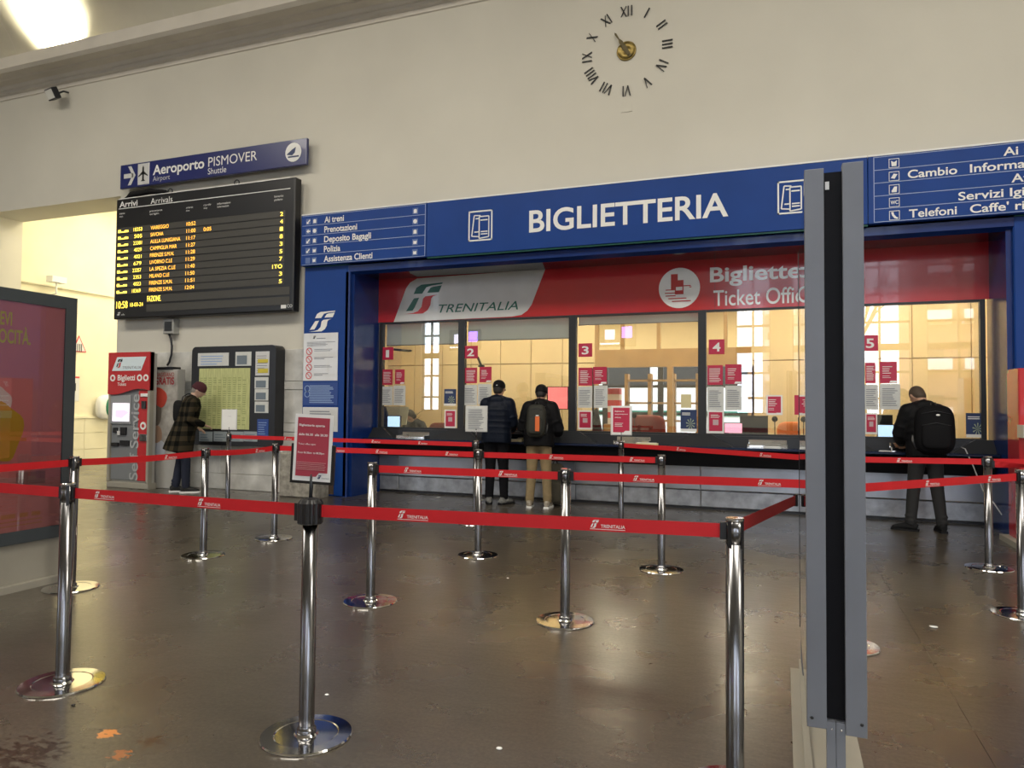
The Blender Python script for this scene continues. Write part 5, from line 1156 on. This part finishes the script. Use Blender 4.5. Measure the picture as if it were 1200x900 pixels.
    if hatname:
        b = MB(); c = hc+RH @ Vector((0, -.008, .040))*s
        b.sell(c, (.090*s, .108*s, .092*s), .95, 22, 14, RH)
        if hatname == 'cap': b.sell(c+RH @ Vector((0, .12, -.02))*s, (.07*s, .07*s, .010*s), .9, 16, 8, RH)
        else: b.tube([c+RH @ Vector((0, 0, -.045))*s, c+RH @ Vector((0, 0, -.01))*s], [(.092*s, .110*s), (.093*s, .112*s)], 20)
        hat = remesh(b, hatname, hatm, t, .009, 2)
        if hatname == 'cap': q = MB(); q.sell(c+RH @ Vector((.0, -.107, -.012))*s, (.014*s, .005*s, .006*s), 1, 10, 6, RH); q.build('cap_logo', white, hat, True)
    return t, up, hc, RH, s
navyj = mat('navy_puffer', (.006, .009, .018), .45, noise=.15, nscale=8, bump=.3, bscale=30, spec=.12)
blackj = mat('black_jacket', (.005, .005, .006), .55, noise=.15, nscale=8, bump=.3, bscale=30, spec=.12)
blackt = mat('black_trousers', (.007, .007, .009), .8, bump=.2, bscale=25, spec=.12)
charct = mat('charcoal_jeans', (.014, .014, .015), .85, bump=.2, bscale=25)
beiget = mat('beige_trousers', (.25, .185, .095), .85, noise=.12, nscale=10, bump=.4, bscale=14)
jeans = mat('navy_jeans', (.010, .014, .032), .85, noise=.15, nscale=10, bump=.2, bscale=30)
darkhair = mat('dark_hair', (.008, .006, .005), .6, bump=.4, bscale=120)
brownhair = mat('cropped_brown_hair', (.06, .04, .025), .7, bump=.4, bscale=150)
greyhair = mat('grey_hair', (.22, .20, .18), .7, bump=.3, bscale=120)
# man 1 in navy puffer
P1 = fl(581, 591)
t1, up1, hc1, RH1, s1 = person('man in a navy puffer jacket and black cap leaning at ticket window 2', (P1.x, P1.y), math.radians(4), 1.80, math.radians(5), math.radians(8), 0,
    [(-.215, .05, 1.15), (.215, .07, 1.15)], [(-.12, .34, 1.04), (.13, .34, 1.05)], [(-.10, 0, -.35), (.11, .03, .45)], navyj, blackt, 'jacket', 'cap', blackj, darkhair, puff=.022, shoe=mat('black_white_shoe', (.03, .03, .03), .6, noise=.5, nscale=12, col2=(.35, .35, .33)), sole=blackm)
q = MB(); q.box(.09, .135, -.077, -.07, .40, .418); q.build('trouser_logo', white, t1, True)
# man 2 beige trousers
P2 = fl(631, 595)
t2, up2, hc2, RH2, s2 = person('man in a black jacket and beige trousers leaning at ticket window 2', (P2.x, P2.y), math.radians(6), 1.74, math.radians(8), math.radians(12), 0,
    [(-.25, .06, 1.13), (.26, .05, 1.12)], [(-.14, .36, 1.04), (.20, .36, 1.04)], [(-.13, 0, -.1), (.13, 0, .05)], blackj, beiget, 'jacket', 'beanie', blackj, darkhair, puff=.028, shoe=mat('tan_trainer', (.20, .14, .07), .7, noise=.3, nscale=14, col2=(.45, .42, .36)), sole=white)
# man 3 at window 5
P3 = fl(1086, 623)
t3, up3, hc3, RH3, s3 = person('man with cropped hair and a black backpack bending over the counter at window 5', (P3.x, P3.y), math.radians(14), 1.74, math.radians(9), math.radians(34), math.radians(12),
    [(-.24, .12, 1.14), (.22, .12, 1.14)], [(-.12, .38, 1.02), (.08, .38, 1.02)], [(-.17, .02, -1.0), (.15, -.05, .15)], blackj, charct, 'jacket', None, None, brownhair, puff=.022, shoe=blackm, sole=blackm)
# man 4 plaid coat
def plaid():
    m = bpy.data.materials.new('brown_green_plaid'); m.use_nodes = True; nt = m.node_tree; b = nt.nodes['Principled BSDF']; N = nt.nodes.new; L = nt.links.new
    tc = N('ShaderNodeTexCoord'); sp = N('ShaderNodeSeparateXYZ'); L(tc.outputs['Object'], sp.inputs[0])
    def sq(src, fr, ph, w_):
        a = N('ShaderNodeMath'); a.operation = 'MULTIPLY_ADD'; a.inputs[1].default_value = fr; a.inputs[2].default_value = ph; L(src, a.inputs[0])
        f = N('ShaderNodeMath'); f.operation = 'FRACT'; L(a.outputs[0], f.inputs[0]); g = N('ShaderNodeMath'); g.operation = 'GREATER_THAN'; g.inputs[1].default_value = w_; L(f.outputs[0], g.inputs[0]); return g.outputs[0]
    ad = N('ShaderNodeMath'); ad.operation = 'ADD'; L(sp.outputs['X'], ad.inputs[0]); L(sp.outputs['Y'], ad.inputs[1])
    v = sq(ad.outputs[0], 6.5, .2, .5); h = sq(sp.outputs['Z'], 6.5, .1, .5)
    s_ = N('ShaderNodeMath'); s_.operation = 'ADD'; L(v, s_.inputs[0]); L(h, s_.inputs[1]); dv = N('ShaderNodeMath'); dv.operation = 'MULTIPLY'; dv.inputs[1].default_value = .5; L(s_.outputs[0], dv.inputs[0])
    r = N('ShaderNodeValToRGB'); e = r.color_ramp.elements; e[0].color = (.005, .005, .004, 1); e[1].color = (.052, .040, .024, 1); e.new(.5).color = (.019, .017, .012, 1)
    L(dv.outputs[0], r.inputs[0]); L(r.outputs[0], b.inputs['Base Color']); b.inputs['Roughness'].default_value = .95; b.inputs['Specular IOR Level'].default_value = .1
    return m
P4 = fl(213, 577)
t4, up4, hc4, RH4, s4 = person('older man in a brown plaid coat and maroon beanie reading the timetable case', (P4.x, P4.y), math.radians(-48), 1.80, math.radians(14), math.radians(14), math.radians(-10),
    [(-.22, -.02, 1.13), (.22, .08, 1.14)], [(-.14, .20, 1.00), (.12, .30, 1.05)], [(-.08, -.10, -.1), (.09, .06, .1)], plaid(), jeans, 'coat', 'beanie', mat('maroon_wool', (.06, .012, .018), .9, bump=.3, bscale=90), greyhair, coat=1, puff=.004, shoe=mat('black_trainer', (.01, .01, .01), .6), sole=white, hood=False, skinm=mat('pale_skin', (.50, .32, .24), .5))
# clerk
P5 = atY(480, 480, 11.35)
t5, up5, hc5, RH5, s5 = person('ticket clerk with dark hair bending over the desk behind window 1', (P5.x, 11.75, .012), PI+math.radians(-6), 1.70, math.radians(22), math.radians(30), 0,
    [(-.28, .22, .90), (.28, .22, .90)], [(-.14, .42, .98), (.12, .42, .98)], [(-.12, .42, 0), (.12, .42, 0)], mat('dark_sweater', (.015, .018, .022), .9), blackt, 'sweater', None, None, darkhair, seated=True, hood=False, group='people in the station')
chair(472, 11.95, 'dark swivel chair under the clerk at window 1', .45, 505, charc)
for X_, lb in ((-13.0, 'small violet-lit shop sign on the rear wall, left one'), (-6.25, 'small violet-lit shop sign on the rear wall, right one')):
    t = thing('shop_sign', lb, 'sign', (X_, BY, 4.2), group='lit shop signs on the rear wall')
    MB().box(X_-.75, X_+.75, BY+.01, BY+.10, 3.9, 4.8).build('backboard', charc, t); MB().box(X_-.7, X_+.1, BY+.10, BY+.13, 4.0, 4.06).box(X_-.5, X_-.1, BY+.10, BY+.13, 4.2, 4.6).build('lit_symbol', mat('lit_white_sign', (.85, .8, 1), emit=3), t); MB().box(X_+.2, X_+.6, BY+.10, BY+.14, 4.25, 4.7).build('violet_tube', violet, t)
# ---- backpacks
def backpack(t, up, s, label, m, w_, h, d, zc, tagm=None, rz=0):
    R_ = Matrix.Rotation(t.rotation_euler.z, 3, 'Z'); c = Vector(t.location)+R_ @ up(0, -.15-d/2-.0, zc)
    o = thing('backpack', label, 'backpack', c, t.rotation_euler.z+rz)
    tl = math.radians(-9); M = Matrix.Rotation(tl, 3, 'X')
    q = MB(); q.sell((0, 0, 0), (w_/2, d/2, h/2), .55, 28, 18, M); q.sell(M @ Vector((0, -.01, h*.1)), (w_*.48, d*.52, h*.38), .6, 24, 14, M); q.build('main_bag', m, o, True)
    q = MB(); q.sell(M @ Vector((0, -d*.42, -h*.16)), (w_*.38, d*.22, h*.26), .5, 22, 14, M); q.build('front_pocket', m, o, True)
    q = MB(); q.tube([M @ Vector((-.03, .0, h*.48)), M @ Vector((-.02, .0, h*.56)), M @ Vector((.02, .0, h*.56)), M @ Vector((.03, .0, h*.48))], .008, 8); q.build('grab_handle', black, o, True)
    for k in (-1, 1): q = MB(); q.tube([M @ Vector((k*w_*.28, d*.4, h*.42)), M @ Vector((k*w_*.34, d*.5+.05, h*.50)), M @ Vector((k*w_*.40, d*.5+.10, h*.35)), M @ Vector((k*w_*.5, d*.5+.0, -h*.2)), M @ Vector((k*w_*.42, d*.35, -h*.38))], [(.022, .008)]*5, 10); q.build('shoulder_strap', black, o, True)
    q = MB()
    for zz in (.30, .06): q.tube([M @ Vector((-w_*.36, -d*.52, h*zz)), M @ Vector((0, -d*.60, h*(zz+.05))), M @ Vector((w_*.36, -d*.52, h*zz))], .004, 6)
    q.build('zip', charc, o, True)
    if tagm == 'orange':
        q = MB(); q.box(-.01+.02, .05+.02, -d*.64-.03, -d*.64-.02, -h*.30, h*.14); q.build('orange_tag', mat('orange_nylon', (.75, .16, .04), .6), o, True); MB().box(.02, .06, -d*.64-.032, -d*.64-.022, h*.15, h*.18).build('white_tag_top', white, o, True)
    else: q = MB(); q.sell(M @ Vector((.02, -d*.55, h*.27)), (.022, .006, .012), 1, 10, 6, M); q.build('logo_badge', white, o, True)
    return o
backpack(t2, up2, s2, 'dark olive backpack with an orange tag worn by the man in beige trousers', mat('olive_nylon', (.018, .018, .012), .7, noise=.2, bump=.2, bscale=60), .27, .46, .14, 1.20, 'orange')
backpack(t3, up3, s3, 'large black backpack worn by the man at window 5', mat('black_nylon', (.005, .005, .006), .75, bump=.2, bscale=60, spec=.12), .40, .56, .22, 1.16, rz=math.radians(-14))
R_ = Matrix.Rotation(t4.rotation_euler.z, 3, 'Z'); c = Vector(t4.location)+R_ @ up4(-.01, -.155, 1.25)
sb_ = thing('shoulder_bag', 'black shoulder bag on the back of the man in the plaid coat', 'bag', c, t4.rotation_euler.z)
q = MB(); q.sell((-.02, 0, -.02), (.15, .08, .18), .6); q.build('bag', blackm, sb_, True); q = MB(); q.tube([(-.10, .03, .12), (-.08, .06, .22), (-.02, .14, .27), (.04, .20, .25)], [(.02, .006)]*4, 8); q.build('strap', blackm, sb_, True)
# bag on the floor next to man 2
P = fl(650, 592); fbg = thing('rucksack', 'olive grey rucksack standing on the floor beside the beige trousers', 'backpack', (P.x, P.y+.02, 0), math.radians(8))
ol = mat('olive_canvas', (.055, .048, .032), .9, noise=.2, bump=.4, bscale=30); MB().sell((0, 0, .30), (.15, .12, .30), .55, 24, 16).build('main_bag', ol, fbg, True); MB().sell((0, -.12, .2), (.11, .05, .15), .55).build('front_pocket', ol, fbg, True); MB().tube([(-.03, 0, .59), (-.02, 0, .64), (.02, 0, .64), (.03, 0, .59)], .008, 8).build('grab_handle', black, fbg, True)
# litter on the floor
for k, (x, y, r_, m, lb) in enumerate(((585, 878, .010, white, 'small white scrap of paper on the floor in the centre foreground'), (86, 827, .008, black, 'tiny black crumb on the floor right of the left foreground post'), (595, 678, .008, white, 'tiny white scrap on the floor between the middle posts'), (514, 583, .03, greyw, 'flattened pale scrap on the floor before the steel counter'), (1094, 735, .02, paper, 'pale scrap on the floor right of the glass totem'), (383, 815, .008, white, 'tiny white scrap on the floor right of the placard post'))):
    P = fl(x, y); q = MB(); q.sell((P.x, P.y, .004), (r_*1.3, r_, .004), .8, 10, 6); tag(q.build('paper_scrap', m), lb, 'litter', 'litter on the floor')
# ================================================================ BEYOND THE HALL WINDOWS (seen mirrored in the glazing)
brick = mat('brick_facade', (.34, .20, .13), .8, noise=.1); pale = mat('pale_facade', (.5, .47, .42), .8)
def block(x0, x1, y, z1, m, label, nx, nz):
    t = thing('apartment_block', label, 'building', ((x0+x1)/2, y-4, 0), group='buildings across the square')
    MB().box(x0, x1, y-8, y, 0, z1).build('walls', m, t); wd = (x1-x0)/nx; hz = z1/nz
    q = MB(); b2 = MB()
    for i in range(nx):
        for j in range(nz): q.box(x0+wd*(i+.3), x0+wd*(i+.7), y, y+.05, hz*(j+.3), hz*(j+.75)); b2.box(x0+wd*(i+.15), x0+wd*(i+.85), y, y+.9, hz*(j+.22), hz*(j+.27)); b2.box(x0+wd*(i+.15), x0+wd*(i+.85), y+.85, y+.9, hz*(j+.22), hz*(j+.5))
    tag(q.build('window_rows', charc, t), kind='stuff'); tag(b2.build('balconies', white, t), kind='stuff')
block(-22, -9, -46, 17, pale, 'pale apartment block with balconies across the square', 5, 5); block(-2, 5, -60, 14, pale, 'far pale apartment block across the square', 4, 4); block(9, 24, -38, 24, brick, 'tall brick apartment block across the square', 6, 7)
struct(MB().box(-70, 70, -90, -8.6, -.3, -.1), 'ground_outside', mat('asphalt', (.12, .12, .12), .9))
tr = thing('railway_carriage', 'white railway carriage with a dark window band outside behind the ticket office', 'train', (-2, 20, -.1))
MB().box(-14, 10, 22.0, 24.8, .6, 4.0).build('body', white, tr)
for k in range(14): MB().box(-13.6+k*1.7, -12.3+k*1.7, 21.97, 22.0, 2.1, 2.9).build('window', charc, tr)
MB().box(-14, 10, 21.98, 22.0, 1.2, 1.35).build('stripe', mat('train_green', (.02, .2, .14), .4), tr); MB().box(-13, 9, 22.3, 24.5, -.1, .6).build('underframe', blackm, tr)
MB().box(-14, 10, 22.1, 24.7, 4.0, 4.2).build('roof', charc, tr)
struct(MB().box(-30, 30, 21.0, 60, -.3, -.1), 'ground_trackside', mat('ballast', (.16, .14, .12), .9))
def tree(x, y, h, label):
    t = thing('bare_tree', label, 'tree', (x, y, -.1), group='bare trees across the square'); q = MB(); rnd = random.Random(3)
    def br(p, d, L_, r_, n_):
        e = p+d*L_; q.tube([p, e], [r_, r_*.7], 6)
        if n_ > 0:
            for k in range(3): dd = (d+Vector((rnd.uniform(-.6, .6), rnd.uniform(-.6, .6), rnd.uniform(.0, .4)))).normalized(); br(e, dd, L_*rnd.uniform(.6, .8), r_*.6, n_-1)
    br(Vector((0, 0, 0)), Vector((0, 0, 1)), h*.33, h*.022, 5); q.build('branches', mat('bark', (.10, .07, .04), .8), t, True)
tree(4.5, -27, 11, 'bare winter tree across the square'); tree(-6, -30, 9, 'smaller bare tree across the square')
